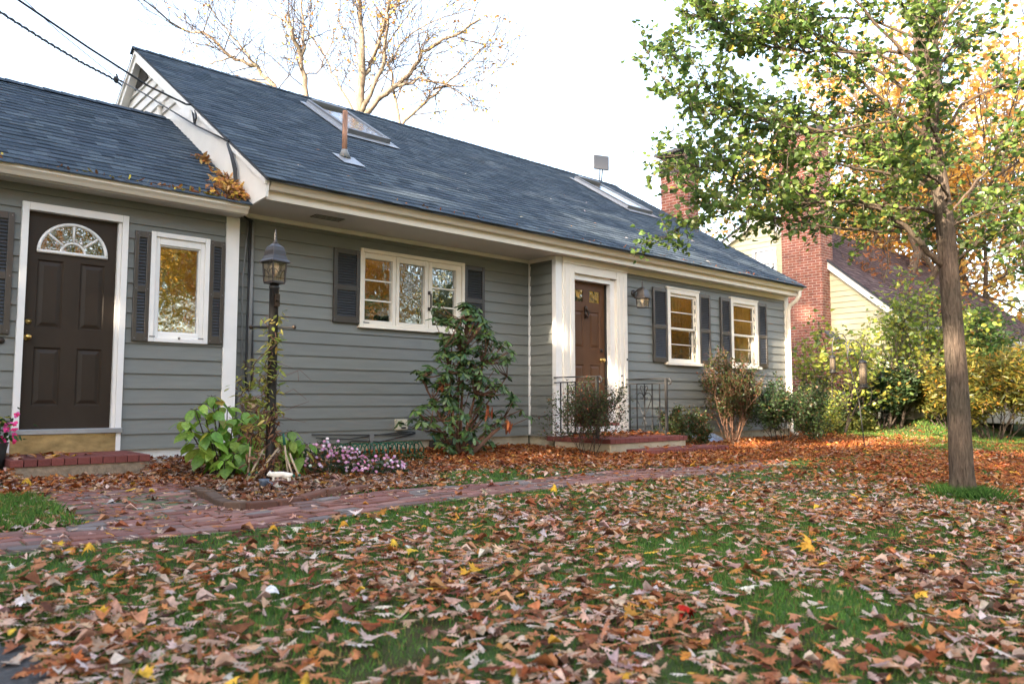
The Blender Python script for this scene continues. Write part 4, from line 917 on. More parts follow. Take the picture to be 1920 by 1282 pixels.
# ------------------------------------------------------------------ plants
RX = np.array([.746, -.666, 0.]); FW = np.array([.666, .746, 0.]); UP = np.array([0, 0, 1.])
def rot_about(d, ang, az):
    d = unit(d); u = unit(np.cross(d, [.3, .5, .8])); w = np.cross(d, u)
    return unit(d*math.cos(ang)+(u*math.cos(az)+w*math.sin(az))*math.sin(ang))
def grow(p, d, L, r, lev, out, tips, nch=(3, 5), ang=(.45, .95), ratio=(.58, .76), upb=.12, wob=.13, shr=.62, nseg=5, t0=.3):
    p = np.array(p, float); d = unit(d); pts = [p]; rs = [r]
    for i in range(nseg):
        d = unit(d+rng.normal(0, wob, 3)+UP*upb); p = p+d*L/nseg; pts.append(p); rs.append(r*(1-.5*(i+1)/nseg))
    out.append((pts, rs, lev))
    if lev <= 1: tips.append((pts, d))
    if lev == 0: return
    k = random.randint(*nch); az = random.random()*6.28
    for j in range(k):
        t = t0+(1-t0)*(j+random.random()*.7)/k; q = min(nseg-1, int(t*nseg)); f = t*nseg-q
        pp = pts[q]*(1-f)+pts[min(nseg, q+1)]*f; az += 2.4
        grow(pp, rot_about(d, random.uniform(*ang), az), L*random.uniform(*ratio), max(.002, rs[q]*shr), lev-1, out, tips, nch, ang, ratio, upb, wob, shr, max(3, nseg-1), t0)
    grow(pts[-1], d, L*random.uniform(*ratio), rs[-1]*.9, lev-1, out, tips, nch, ang, ratio, upb, wob, shr, max(3, nseg-1), t0)
def tubes(mb, out, rmin=.0, sides=(9, 7, 6, 5, 4, 4)):
    mx = max(o[2] for o in out)
    for pts, rs, lev in out: mb.tube(pts, [max(rmin, q) for q in rs], sides[min(5, mx-lev)], cap=False)
def leaf_tips(L_, tips, n, tmpls, size, pal, w=None, spread=.05, droop=.3, jit=.18, flat=.6, tip_only=False):
    for tm in tmpls:
        P, D_ = [], []
        for pts, d in tips:
            a = np.array(pts); k = rng.poisson(n/len(tmpls))
            if k == 0: continue
            t = rng.uniform(.75 if tip_only else .1, 1, k)*(len(a)-1); i = np.minimum(t.astype(int), len(a)-2); f = (t-i)[:, None]
            P.append(a[i]*(1-f)+a[i+1]*f+rng.normal(0, spread, (k, 3))); D_.append(np.repeat([d], k, 0))
        if not P: continue
        P = np.vstack(P); D_ = np.vstack(D_); m = len(P)
        nrm = rng.normal(0, flat, (m, 3))+UP; up = D_*.5+rng.normal(0, .7, (m, 3))-UP*droop
        L_.put(tm, P, nrm, rng.uniform(size[0], size[1], m), pick(pal, m, w, jit), up=up)
def fin(o, label, cat, group=None): return tag(o, label, cat, group)
def make_tree(name, loc, H, label, cat='tree', trunk=.18, lev=4, pal=None, w=None, nleaf=0, size=(.15, .22), barkm='barkg', tm=None, group=None, first=.35, spread=.25, lean=(0, 0, 1), rmin=.006, nch=(3, 4), crown='crown', L0=None, ang=(.4, .9), upb=.12, droop=.3):
    t = thing(name, (loc[0], loc[1], G(loc[0], loc[1])), label, cat, group); z0 = G(loc[0], loc[1])
    out, tips = [], []; L0 = L0 or H*.42
    grow((loc[0], loc[1], z0-.15), lean, L0, trunk, lev, out, tips, nch=nch, ang=ang, upb=upb, t0=first)
    mb = MB(); big = [o for o in out if o[2] >= lev-1]; small = [o for o in out if o[2] < lev-1]
    tubes(mb, big, rmin); part(mb, 'trunk', barkm, t, smooth=True)
    mb = MB(); tubes(mb, small, rmin); tw = part(mb, 'branches', barkm, t)
    if nleaf:
        L_ = Leaves(); leaf_tips(L_, tips, nleaf, tm or [bend(BLOB, .3), bend(BLOB, -.3, .2)], size, pal, w, spread, droop)
        L_.build(crown, M['leaf'], t)
    return t, tips
# foreground tree ---------------------------------------------------------
TX, TY = 7.6, 2.45; tz = G(TX, TY); ft = thing('shade_tree', (TX, TY, tz), 'slim grey-brown trunked shade tree with green roundish leaves standing in the leafy front lawn', 'tree')
def TP(px, py, dd=0.):
    s = .00484; return np.array([TX, TY, 0])+RX*((px-1806+41*(930-py)/930)*s)+FW*dd+UP*((751.6-py)/1424*6.93)
tr = [(1806, 960, .125), (1806, 935, .114), (1804, 910, .102), (1799, 800, .094), (1794, 700, .089), (1786, 600, .085), (1779, 500, .082), (1772, 420, .078), (1764, 350, .072), (1752, 280, .069), (1744, 235, .067)]
trp = [TP(a, b) for a, b, _ in tr]; trr = [c_ for *_, c_ in tr]
dense = []; dr = []
for i in range(len(trp)-1):
    for f in np.linspace(0, 1, 6)[:-1]: dense.append(trp[i]*(1-f)+trp[i+1]*f); dr.append((trr[i]*(1-f)+trr[i+1]*f)*(1+random.gauss(0, .008)))
mb = MB(); mb.tube(dense+[trp[-1]], dr+[trr[-1]], 20, cap=True); mb.ball(tuple(trp[-1]), (.072, .072, .09), 14)
LEAD = [[(1744, 240), (1730, 150), (1718, 60), (1708, -60), (1700, -200), (1690, -330)], [(1744, 240), (1752, 150), (1752, 60), (1758, -60), (1770, -200), (1785, -330)]]
for k, L in enumerate(LEAD): mb.tube([TP(a, b, (.02 if k else -.02)*i) for i, (a, b) in enumerate(L)], [.066, .058, .052, .045, .035, .02], 14, cap=True)
for i in range(len(mb.v)):     # root flare ridges
    x, y, z = mb.v[i]
    if z < tz+.3:
        a = math.atan2(y-TY, x-TX); k = 1+max(0, (tz+.22-z))*(.55+.5*math.sin(a*5+1)); mb.v[i] = (TX+(x-TX)*k, TY+(y-TY)*k, z)
trunk = part(mb, 'trunk', 'bark', ft, smooth=True)
for px, py in ((1790, 600), (1765, 395), (1779, 470)):
    mb = MB(); mb.ball(TP(px, py)+(-FW)*.060, (.028, .028, .032), 10); part(mb, 'knot', 'bark', trunk, smooth=True)
LIMB = [([(1752, 490), (1722, 460), (1684, 425), (1628, 398), (1583, 386), (1530, 392), (1477, 402), (1420, 400)], -.5, .034),
 ([(1690, 430), (1640, 436), (1546, 433), (1450, 425), (1384, 426), (1310, 415), (1262, 405)], -.9, .014),
 ([(1745, 345), (1668, 294), (1611, 230), (1546, 183), (1480, 155), (1400, 150), (1330, 130)], .7, .024),
 ([(1742, 255), (1648, 195), (1587, 150), (1530, 110), (1465, 81), (1380, 70)], -.6, .020),
 ([(1722, 82), (1668, 77), (1587, 69), (1540, 45), (1470, 18), (1400, -10)], .5, .018),
 ([(1768, 400), (1690, 382), (1600, 376), (1520, 355), (1440, 322), (1367, 292), (1300, 262), (1230, 262)], .4, .020),
 ([(1762, 340), (1660, 330), (1560, 318), (1450, 300), (1350, 320), (1270, 350), (1225, 345)], -.8, .018),
 ([(1735, 180), (1640, 120), (1540, 60), (1440, 30), (1340, 40), (1270, 30)], -.2, .018),
 ([(1728, 120), (1650, 50), (1560, -30), (1460, -70), (1380, -60)], -.5, .018),
 ([(1750, 300), (1640, 260), (1520, 230), (1420, 210), (1320, 200), (1250, 150), (1190, 60)], .1, .018),
 ([(1752, 320), (1650, 290), (1540, 270), (1430, 262), (1340, 255), (1260, 225)], 1.1, .017),
 ([(1740, 220), (1660, 190), (1560, 190), (1450, 205), (1350, 215), (1270, 150)], 1.0, .016),
 ([(1782, 395), (1830, 337), (1870, 300), (1904, 264), (1960, 200)], -.1, .016),
 ([(1798, 483), (1840, 455), (1871, 439), (1920, 412), (1990, 380)], .2, .018),
 ([(1765, 240), (1800, 190), (1850, 165), (1920, 155), (2000, 150)], -.5, .016),
 ([(1755, 120), (1800, 60), (1860, 20), (1930, -30)], .5, .016),
 ([(1760, 300), (1790, 200), (1830, 100), (1870, 20)], .9, .014),
 ([(1772, 410), (1850, 400), (1930, 330), (2010, 300)], .9, .014),
 ([(1735, 150), (1720, 90), (1700, 40), (1690, -40)], -.9, .014),
 ([(1748, 280), (1700, 240), (1660, 180), (1640, 110)], -1.1, .014),
 ([(1764, 370), (1700, 350), (1620, 345), (1560, 330)], -1.2, .014),
 ([(1770, 430), (1735, 410), (1690, 395), (1640, 380), (1590, 365)], 1.0, .013),
 ([(1800, 520), (1850, 480), (1890, 470), (1930, 480)], -.3, .012),
 ([(1785, 420), (1830, 400), (1880, 390), (1925, 350)], -.7, .013),
 ([(1755, 330), (1640, 345), (1520, 350), (1410, 365), (1310, 385), (1250, 420)], .9, .014),
 ([(1730, 130), (1630, 90), (1510, 100), (1400, 110), (1300, 100), (1260, 70)], -.9, .014),
 ([(1740, 210), (1620, 230), (1500, 260), (1390, 250), (1300, 240), (1245, 215)], -1.0, .014),
 ([(1700, 430), (1620, 410), (1500, 380), (1400, 350), (1320, 330), (1250, 310)], -.3, .014),
 ([(1722, 60), (1640, 10), (1530, -10), (1420, 20), (1320, 10), (1250, -20)], .9, .014),
 ([(1735, 60), (1690, -20), (1600, -90), (1500, -130), (1400, -150)], .2, .018),
 ([(1757, 40), (1850, -80), (1950, -150)], -.2, .016)]
def near_chimney(p):      # a thin spot in the crown
    e = (p-TP(1285, 300))@RX; z = p[2]-TP(1285, 300)[2]; return abs(e) < .26 and abs(z) < .24
mb = MB(); twm = MB(); Lf = Leaves(); tw = []
for pts, dd, r in LIMB:
    if pts[0][1] > 240 and pts[0][0] > 1720: y_ = pts[0][1]+14; pts = [(float(np.interp(y_, [q_[1] for q_ in tr[::-1]], [q_[0] for q_ in tr[::-1]])), y_)]+pts
    n = len(pts); base = [TP(a, b, dd*(i/(n-1))**1.6) for i, (a, b) in enumerate(pts)]; P = []
    for i in range(n-1):
        for f in (0, .25, .5, .75): P.append(base[i]*(1-f)+base[i+1]*f+rng.normal(0, .006, 3))
    P.append(base[-1]); m = len(P); mb.tube(P, [r*(1-.86*i/(m-1)) for i in range(m)], 7, cap=False)
    L = sum(np.linalg.norm(P[i+1]-P[i]) for i in range(m-1)); k = int(L/.052)
    for j in range(k):
        t = (.14 if dd >= 0 else .42)+(.86 if dd >= 0 else .58)*(j+random.random())/k; q = min(m-2, int(t*(m-1))); p0 = P[q]; d = unit(P[q+1]-P[q])
        if near_chimney(p0) and random.random() < .8: continue
        dirn = unit(d*.8+rng.normal(0, .55, 3)+UP*.12); ln = random.uniform(.25, .66)*(1.1-.40*t)
        a = [p0]; 
        for i in range(4): dirn = unit(dirn+rng.normal(0, .16, 3)+UP*.03-UP*.02*i); a.append(a[-1]+dirn*ln/4)
        tw.append((a, dirn)); twm.tube(a, [.0045, .004, .003, .0025, .002], 4, cap=False)
        if random.random() < .55:
            b_ = a[2]; d2_ = unit(dirn+rng.normal(0, .6, 3)); bb = [b_, b_+d2_*ln*.25, b_+d2_*ln*.5]; tw.append((bb, d2_)); twm.tube(bb, [.003, .0025, .002], 4, cap=False)
part(mb, 'limb', barkmat('dark_bark', (.095, .072, .056), 30, .8), ft, smooth=True); part(twm, 'twigs', 'twig', ft)
LG = [(.12, .19, .045), (.155, .235, .05), (.20, .27, .055), (.09, .155, .045), (.27, .30, .06), (.42, .30, .05)]
leaf_tips(Lf, tw, 7.4, [bend(ROUND, .25, .1), bend(ROUND, -.2, .25, .2), bend(ROUND, .5, 0, -.3, .2)], (.042, .066), LG, [4, 4, 2, 3, .7, .2], spread=.022, droop=.55, flat=.75)
Lf.build('crown', M['leaf'], ft)

# shrubs ------------------------------------------------------------------
def shrub(name, loc, h, w, stems, label, tm, size, pal, wts, nleaf, cat='shrub', lev=2, r=.012, barkm='twig', leafm='leaf', spread=.03, tip_only=False, nch=(3, 4), droop=.2, lean=(0, 0, 0), upb=.1, group=None, flat=.6, ratio=(.55, .75)):
    z0 = G(*loc); t = thing(name, (loc[0], loc[1], z0), label, cat, group); out, tips = [], []
    for i in range(stems):
        a = 2*pi*i/stems+random.random(); rr = w*.5*random.uniform(.25, .75)
        d = np.array([rr*math.cos(a), rr*math.sin(a), h*.55])+np.array(lean)
        hh = h*random.uniform(.75, 1.08); p = (loc[0]+rr*.25*math.cos(a), loc[1]+rr*.25*math.sin(a), z0-.04)
        grow(p, d, hh*.50, r, lev, out, tips, nch=nch, ang=(.35, .9), upb=upb, wob=.14, ratio=ratio, nseg=4, t0=.35)
    mb = MB(); tubes(mb, out, .0018); part(mb, 'stems', barkm, t)
    L_ = Leaves(); leaf_tips(L_, tips, nleaf, tm, size, pal, wts, spread, droop, flat=flat, tip_only=tip_only); L_.build('foliage', M[leafm], t); return t
RH = [(.038, .08, .028), (.06, .115, .035), (.095, .155, .045), (.13, .19, .055)]
# rhododendron: whorled glossy leaves
loc = (5.80, 7.5); z0 = G(*loc); t = thing('rhododendron', (*loc, z0), 'big dark green rhododendron below the three-part window', 'shrub'); tips = []; mb = MB()
STEMS = []
for a, b_, h in ((-.40, 0, .95), (-.22, -.1, 1.35), (.0, 0, 1.72), (.16, .05, 1.92), (.34, -.1, 1.55), (.55, 0, 1.05), (.1, -.3, 1.0), (-.05, .2, 1.45), (.62, -.15, .6), (-.5, -.1, .6)):
    p = [np.array([loc[0]+a*.15*k+a*.85*(k/4)**1.6, loc[1]+b_*k/4, z0+h*k/4]) for k in range(5)]; p = [q+rng.normal(0, .02, 3) for q in p]; STEMS.append(p); mb.tube(p, [.024, .019, .014, .010, .006], 7)
for i in range(620):
    f = .06+.94*rng.uniform()**.9; u = rng.uniform(-1, 1); v = rng.uniform(-1, .6); hw = .84*(1-.58*f**1.5)*(1 if f > .2 else .7)*(.84+.26*math.sin(f*17+u*2.5))
    if math.sin(f*13+u*5+1)+math.sin(u*9-f*7)+.4*math.sin(v*8) < -.35: continue
    if f < .24 and -.1 < u < .4: continue
    q = loc[0]+.10*f+u*hw, loc[1]+v*hw*.75, z0+f*1.93
    if f > .8 and abs(u) > .3 and rng.uniform() < .7: continue
    q = np.array(q); S = min(STEMS, key=lambda p: min(np.linalg.norm((p[k]-q)*[1, 1, .8]) for k in (1, 2, 3, 4))); c_ = max((k for k in range(5)), key=lambda k: -np.linalg.norm(S[k]-q)-(5 if S[k][2] > q[2]-.02 and k > 0 else 0))
    m_ = (S[c_]+q)/2+[0, 0, -.03]; mb.tube([S[c_], m_, q], [.007, .005, .004], 5); d = unit((q-m_)*[1, 1, .6]+[0, -.06, .12]); tips.append(([S[c_], m_, q], d))
for S in STEMS: tips.append(([S[3], S[4]], unit(S[4]-S[3]+[0, 0, .05]))); tips.append(([S[2], S[3]], unit(S[3]-S[2]+[.05, -.1, .05])))
mb.tube([(5.75, 7.3, z0), (5.9, 7.25, z0+.12), (6.1, 7.2, z0+.3), (6.3, 7.18, z0+.42)], [.03, .027, .022, .014], 7); part(mb, 'stems', 'twigr', t)
L_ = Leaves(); red = Leaves()
for pts, d in tips:
    k = random.randint(6, 10); az = np.linspace(0, 6.28, k, endpoint=False)+random.random()
    u = unit(np.cross(d, [.2, .9, .3])); w_ = np.cross(d, u)
    dirs = np.cos(az)[:, None]*u+np.sin(az)[:, None]*w_+d*rng.uniform(-.25, .5, (k, 1))-UP*rng.uniform(-.1, .35)+np.array([0, -.08, 0])
    nrm = np.repeat([d], k, 0)*.6+(np.cos(az)[:, None]*u+np.sin(az)[:, None]*w_)*.35+UP*.6+rng.normal(0, .22, (k, 3))
    brown = random.random() < .008
    (red if brown else L_).put(bend(strip([(0, .03, 0), (.2, .14, 0), (.55, .22, 0), (.85, .13, 0), (1, .01, 0)]), .3, .12, 0, .15), pts[-1]+rng.normal(0, .008, (k, 3)), nrm, rng.uniform(.08, .122, k), pick([(.22, .07, .03), (.3, .1, .04)] if brown else RH, k), up=dirs)
zb = z0+.25
for q in ((6.32, 7.15, z0+.44), (6.05, 7.2, z0+.60)):
    red.put(bend(LANCE, .5), np.array(q)+rng.normal(0, .02, (12, 3)), rng.normal(0, 1, (12, 3))+[0, -1, 0], rng.uniform(.1, .16, 12), pick([(.3, .10, .05), (.4, .14, .06), (.22, .06, .03)], 12), up=np.array([0, 0, -1])+rng.normal(0, .2, (12, 3)))
L_.build('foliage', M['leafs'], t); red.build('dead_leaves', M['dry'], t)
SM = [(.055, .09, .03), (.09, .12, .035), (.15, .09, .035), (.24, .07, .03), (.08, .05, .025)]
shrub('azalea', (7.38, 6.78), 1.12, 1.05, 8, 'thin twiggy shrub with small rusty leaves in front of the left stoop railing', [bend(OVATE, .3), bend(OVATE, -.2, .2)], (.022, .038), SM, [3, 2, 1.0, .6, .4], 4.2, lev=3, r=.006, spread=.025, ratio=(.55, .75))
shrub('azalea', (10.15, 7.25), .72, 1.0, 8, 'low rusty green shrub at the right end of the stoop', [bend(OVATE, .3), bend(OVATE, -.2, .2)], (.025, .04), SM, [3, 3, 1.2, .6, .3], 9, lev=3, r=.006, spread=.025, ratio=(.5, .68))
shrub('leggy_shrub', (11.75, 7.4), 1.75, 1.1, 18, 'upright leggy shrub with reddish stems under the left double-hung window', [bend(OVATE, .3), bend(OVATE, -.2, .2)], (.03, .048), [(.05, .085, .025), (.09, .10, .03), (.16, .06, .03), (.12, .08, .03)], [3, 2, 1.0, 1], 4.2, lev=3, r=.007, barkm='twigr', spread=.025, ratio=(.4, .6), upb=.22)
shrub('evergreen_shrub', (12.9, 7.1), 1.2, 1.6, 11, 'dark green rounded shrub below the right-hand window of the house', [bend(OVATE, .3), bend(OVATE, -.2, .2)], (.035, .055), [(.035, .075, .025), (.055, .10, .032), (.09, .13, .04), (.18, .10, .04)], [3, 3, 1.5, .4], 7, lev=3, r=.008, spread=.035, ratio=(.55, .75))
WD = [(.20, .28, .05), (.31, .35, .06), (.42, .41, .07), (.13, .19, .05)]
shrub('tall_weeds', (14.9, 7.35), 1.1, .8, 9, 'yellow-green weeds at the downspout corner of the house', [bend(OVATE, .3)], (.04, .06), WD, None, 6, cat='plant', lev=2, r=.005, spread=.04)
shrub('sunlit_shrub', (16.9, 7.9), 2.5, 1.4, 5, 'tall yellow-green shrub glowing in front of the brick chimney', [bend(OVATE, .3), bend(OVATE, -.3, .2)], (.085, .125), WD, [2, 3, 3, 1], 2.6, lev=3, r=.03, spread=.10, ratio=(.5, .66))
shrub('sunlit_shrub', (18.9, 7.5), 3.5, 2.5, 6, 'loose yellow-green shrub reaching up over the neighbouring roof edge', [bend(OVATE, .3), bend(OVATE, -.3, .2)], (.085, .125), WD, [3, 2, 2, 2.5], 4.4, lev=3, r=.035, spread=.10, ratio=(.5, .66))
shrub('dark_shrub', (18.7, 7.75), 1.7, 1.9, 9, 'dark glossy shrub against the yellow siding of the neighbouring house', [bend(LANCE, .3), bend(OVATE, .2)], (.09, .14), [(.03, .06, .025), (.05, .085, .03), (.10, .12, .04), (.3, .2, .04)], [3, 3, 1, .3], 9, lev=3, r=.02, leafm='leafs', spread=.06, ratio=(.45, .6))
OL = [(.14, .15, .03), (.22, .20, .035), (.32, .24, .04), (.10, .12, .03), (.40, .20, .03)]
shrub('forsythia', (18.6, 5.35), 2.1, 2.6, 14, 'olive and yellow bush to the right of the shade tree trunk', [bend(LANCE, .3), bend(LANCE, -.3, .2)], (.10, .16), OL, [3, 3, 2, 2, .8], 8, lev=3, r=.014, spread=.07, droop=.6, ratio=(.5, .66))
shrub('forsythia', (19.6, 6.55), 1.7, 1.9, 10, 'smaller olive bush just left of the shade tree trunk', [bend(LANCE, .3), bend(LANCE, -.3, .2)], (.10, .15), OL, [3, 2, 1, 3, .3], 7, lev=3, r=.014, spread=.07, droop=.6, ratio=(.5, .66))
shrub('green_shrub', (21.6, 7.1), 3.4, 1.9, 7, 'tall mid-green shrub behind the olive bush, beside the white car', [bend(OVATE, .3), bend(OVATE, -.3, .2)], (.10, .15), [(.06, .12, .03), (.10, .17, .04), (.16, .2, .05), (.3, .22, .05)], [3, 3, 1, .5], 7, lev=3, r=.03, spread=.10, ratio=(.5, .66))
shrub('ground_plant', (16.7, 8.2), .55, 1.3, 12, 'low yellowing leaves spreading at the corner bed before the pale drain pipe', [bend(OVATE, .3)], (.06, .09), [(.3, .26, .05), (.2, .2, .05), (.12, .15, .04)], None, 8, cat='plant', lev=2, r=.005, spread=.05)
shrub('ground_plant', (18.3, 8.05), .5, 1.2, 12, 'low light green leaves under the dark shrub', [bend(OVATE, .3)], (.06, .09), [(.16, .2, .05), (.12, .15, .04), (.3, .28, .07)], None, 8, cat='plant', lev=2, r=.005, spread=.05)
shrub('ground_plant', (5.0, 7.35), .16, .9, 16, 'low green creeping plants in front of the coiled hose', [bend(OVATE, .3)], (.025, .04), [(.04, .09, .03), (.06, .11, .03)], None, 8, cat='plant', lev=1, r=.003, spread=.04)

# hydrangeas
def hydrangea(loc, stems, label, big=1.):
    z0 = G(*loc); t = thing('hydrangea', (*loc, z0), label, 'plant', 'hydrangeas beside the lamp post'); mb = MB(); L_ = Leaves()
    pal = [(.20, .37, .06), (.27, .45, .075), (.35, .48, .085), (.44, .42, .07), (.48, .30, .07)]; wt = [3, 4, 3, 1.0, .35]
    for dx, dy_, h in stems:
        p0 = np.array([loc[0]+dx*.2, loc[1]+dy_*.2, z0]); p1 = np.array([loc[0]+dx, loc[1]+dy_, z0+h]); mid = (p0+p1)/2+[dx*.1, dy_*.1, h*.1]
        c_ = [p0, (p0+mid)/2+rng.normal(0, .01, 3), mid, (mid+p1)/2, p1]; mb.tube(c_, [.007, .007, .006, .005, .004], 6)
        az = random.random()*3
        for lv in range(4):
            f = 1-lv*.2; q = p0+(p1-p0)*f+[dx*.05, dy_*.05, 0]; az += pi/2+.3; m = 4 if lv == 0 else 2
            a = az+np.arange(m)*2*pi/m; hd = np.c_[np.cos(a), np.sin(a), np.full(m, .35 if lv == 0 else .0)]
            sz = rng.uniform(.12, .18, m)*big*(.75 if lv == 0 else 1)
            L_.put(bend(strip([(0, .03, 0), (.08, .22, -.02), (.3, .36, 0), (.6, .32, 0), (.85, .14, 0), (1, .01, 0)]), .3, .22, random.uniform(-.2, .2), .35), q+hd*[.035, .035, .0], UP*1.0+hd*[.55, .55, 0]+rng.normal(0, .22, (m, 3)), sz, pick(pal, m, wt, .14), up=hd-UP*rng.uniform(.0, .5, (m, 1)))
            for i in range(m): mb.tube([q, q+hd[i]*.04], .003, 4)
    part(mb, 'stems', 'twig', t); L_.build('foliage', M['leaf'], t)
hydrangea((2.72, 7.0), [(-.12, .05, .72), (-.22, .0, .64), (-.38, -.05, .50), (.12, -.12, .58), (.26, -.05, .56), (-.32, .02, .42), (-.30, -.05, .60), (.05, .12, .62), (.18, .0, .50), (.0, -.15, .52), (-.18, -.12, .40), (.22, -.1, .36), (.12, -.2, .30), (-.05, .1, .68), (.3, .05, .46)], 'large hydrangea with big green leaves in front of the white corner post', 1.12)
hydrangea((2.62, 6.72), [(.05, -.05, .22), (.14, -.02, .30), (-.06, -.1, .17)], 'small low hydrangea shoot left of the lamp post base', .95)
hydrangea((3.10, 6.6), [(.06, .0, .42), (.14, .08, .34), (-.02, .05, .38), (.2, -.03, .30)], 'small hydrangea with few leaves just right of the lamp post', 1.0)
# vine on the lamp post
t = thing('climbing_vine', (LX-.1, LY, lz), 'withered vine with yellow-green and brown leaves climbing the lamp post', 'vine'); mb = MB(); L_ = Leaves(); D_ = Leaves()
for k in range(9):
    p = np.array([LX-.08+random.uniform(-.12, .12), LY+random.uniform(-.08, .08), lz]); pts = [p]; a0 = random.random()*6
    hh = random.uniform(.9, 1.45) if k < 6 else random.uniform(.6, .9)
    for i in range(26):
        f = i/25; r_ = .06+.05*math.sin(i*1.7+k) if k < 4 else .15+.05*math.sin(i+k)
        cx = LX+(-.12*f if k >= 4 else 0)-(.0 if k % 2 else .04); pts.append(np.array([cx*1.+r_*math.cos(a0+i*.55)*.8, LY+r_*math.sin(a0+i*.55)*.8, lz+.05+hh*f])+rng.normal(0, .012, 3))
    mb.tube(pts, .0035, 5)
    P = np.array(pts); top = P[:, 2] > lz+.65
    for i in range(len(P)):
        n = rng.poisson(4.0 if top[i] else 2.4); 
        if n == 0: continue
        q = P[i]+rng.normal(0, .025, (n, 3)); d = np.c_[rng.normal(0, .7, (n, 2)), rng.normal(-.5, .4, n)]
        live = P[i, 2] > lz+.5+random.uniform(-.15, .25)
        (L_ if live else D_).put(bend(LANCE, .4, .2, .3, .2) if live else bend(LANCE, 1.2, .5, .8, .5), q, rng.normal(0, .5, (n, 3))+UP, rng.uniform(.05, .10, n), pick([(.46, .44, .09), (.34, .38, .08), (.5, .44, .12), (.2, .26, .06)] if live else [(.16, .07, .045), (.25, .13, .07), (.10, .045, .03), (.4, .3, .10)], n), up=d)
for k in range(10):
    a = np.array([LX+rng.uniform(-.2, .2), LY-.05, lz+rng.uniform(.4, 1.3)]); mb.tube([a, a+[rng.uniform(-.2, .2), 0, .06], a+[rng.uniform(-.3, .3), -.02, -.03]], .002, 4)
part(mb, 'stems', 'twigr', t); L_.build('foliage', M['leaf'], t); D_.build('dead_leaves', M['dry'], t)
# dry vine on the meter
t = thing('meter_vine', (3.5, YM-.1, -.66), 'small dry brown vine curling round the electric meter', 'vine'); mb = MB(); D_ = Leaves()
for k in range(5):
    P = [(3.45+.13*math.cos(i*.6+k)+.02*k, YM-.17+.02*math.sin(i+k), -.62+i*.05+.03*math.sin(i*2+k)) for i in range(15)]; mb.tube(P, .003, 4)
    D_.put(bend(LANCE, 1, .4, .6, .4), np.array(P)+rng.normal(0, .04, (15, 3)), rng.normal(0, 1, (15, 3)), .06, pick([(.2, .1, .06), (.3, .18, .1), (.12, .06, .04)], 15))
part(mb, 'stems', 'twigr', t); D_.build('dead_leaves', M['dry'], t)
# pink chrysanthemums
def mums(loc, w, h, nf, label):
    z0 = G(*loc); t = thing('chrysanthemum', (*loc, z0), label, 'flowers', 'chrysanthemums in the bed'); L_ = Leaves(); F_ = Leaves(); n = 420
    a = rng.uniform(0, 6.28, n); r = np.sqrt(rng.uniform(0, 1, n)); z = rng.uniform(0, 1, n)*(1-.6*r**2)
    P = np.c_[loc[0]+r*np.cos(a)*w[0], loc[1]+r*np.sin(a)*w[1], z0+z*h]; L_.put(bend(OVATE, .3), P, rng.normal(0, .6, (n, 3))+UP, rng.uniform(.03, .05, n), pick([(.03, .06, .02), (.05, .085, .03), (.16, .14, .03)], n, [3, 3, 1]))
    a = rng.uniform(0, 6.28, nf); r = np.sqrt(rng.uniform(.05, 1, nf)); P = np.c_[loc[0]+r*np.cos(a)*w[0], loc[1]-abs(r*np.sin(a))*w[1], z0+h*(1.05-.75*r**1.5)*rng.uniform(.75, 1.05, nf)]
    cc = pick([(.72, .42, .58), (.78, .54, .66), (.66, .34, .50), (.86, .72, .78)], nf, jit=.08); nr = np.c_[rng.normal(0, .3, nf), rng.normal(-.7, .25, nf), rng.uniform(.4, 1, nf)]
    for k in range(3):
        for j in range(9 if k == 0 else 7):
            an = j*2*pi/(9 if k == 0 else 7)+k*.3; u = np.cross(nr, [1, 0, 0.]); u /= np.linalg.norm(u, axis=1, keepdims=True); v = np.cross(nr/np.linalg.norm(nr, axis=1, keepdims=True), u)
            F_.put(bend(OVATE, .3, 0, 0, -.3-.2*k), P+nr*.003*k, nr, .019-.003*k, cc*(1+.08*k), up=u*math.cos(an)+v*math.sin(an))
    mb = MB()
    for k in range(40): q = P[k % nf]; mb.tube([(loc[0]+(q[0]-loc[0])*.3, loc[1]+(q[1]-loc[1])*.3, z0), tuple(q)], .002, 4)
    part(mb, 'stems', 'twig', t); L_.build('foliage', M['leaf'], t); F_.build('blossoms', M['petal'], t)
mums((3.62, 6.75), (.44, .3),   .36, 80, 'clump of pink chrysanthemums right of the lamp post')
mums((3.95, 6.42), (.36, .22), .24, 62, 'lower sprawling pink chrysanthemums in front of the green hose')

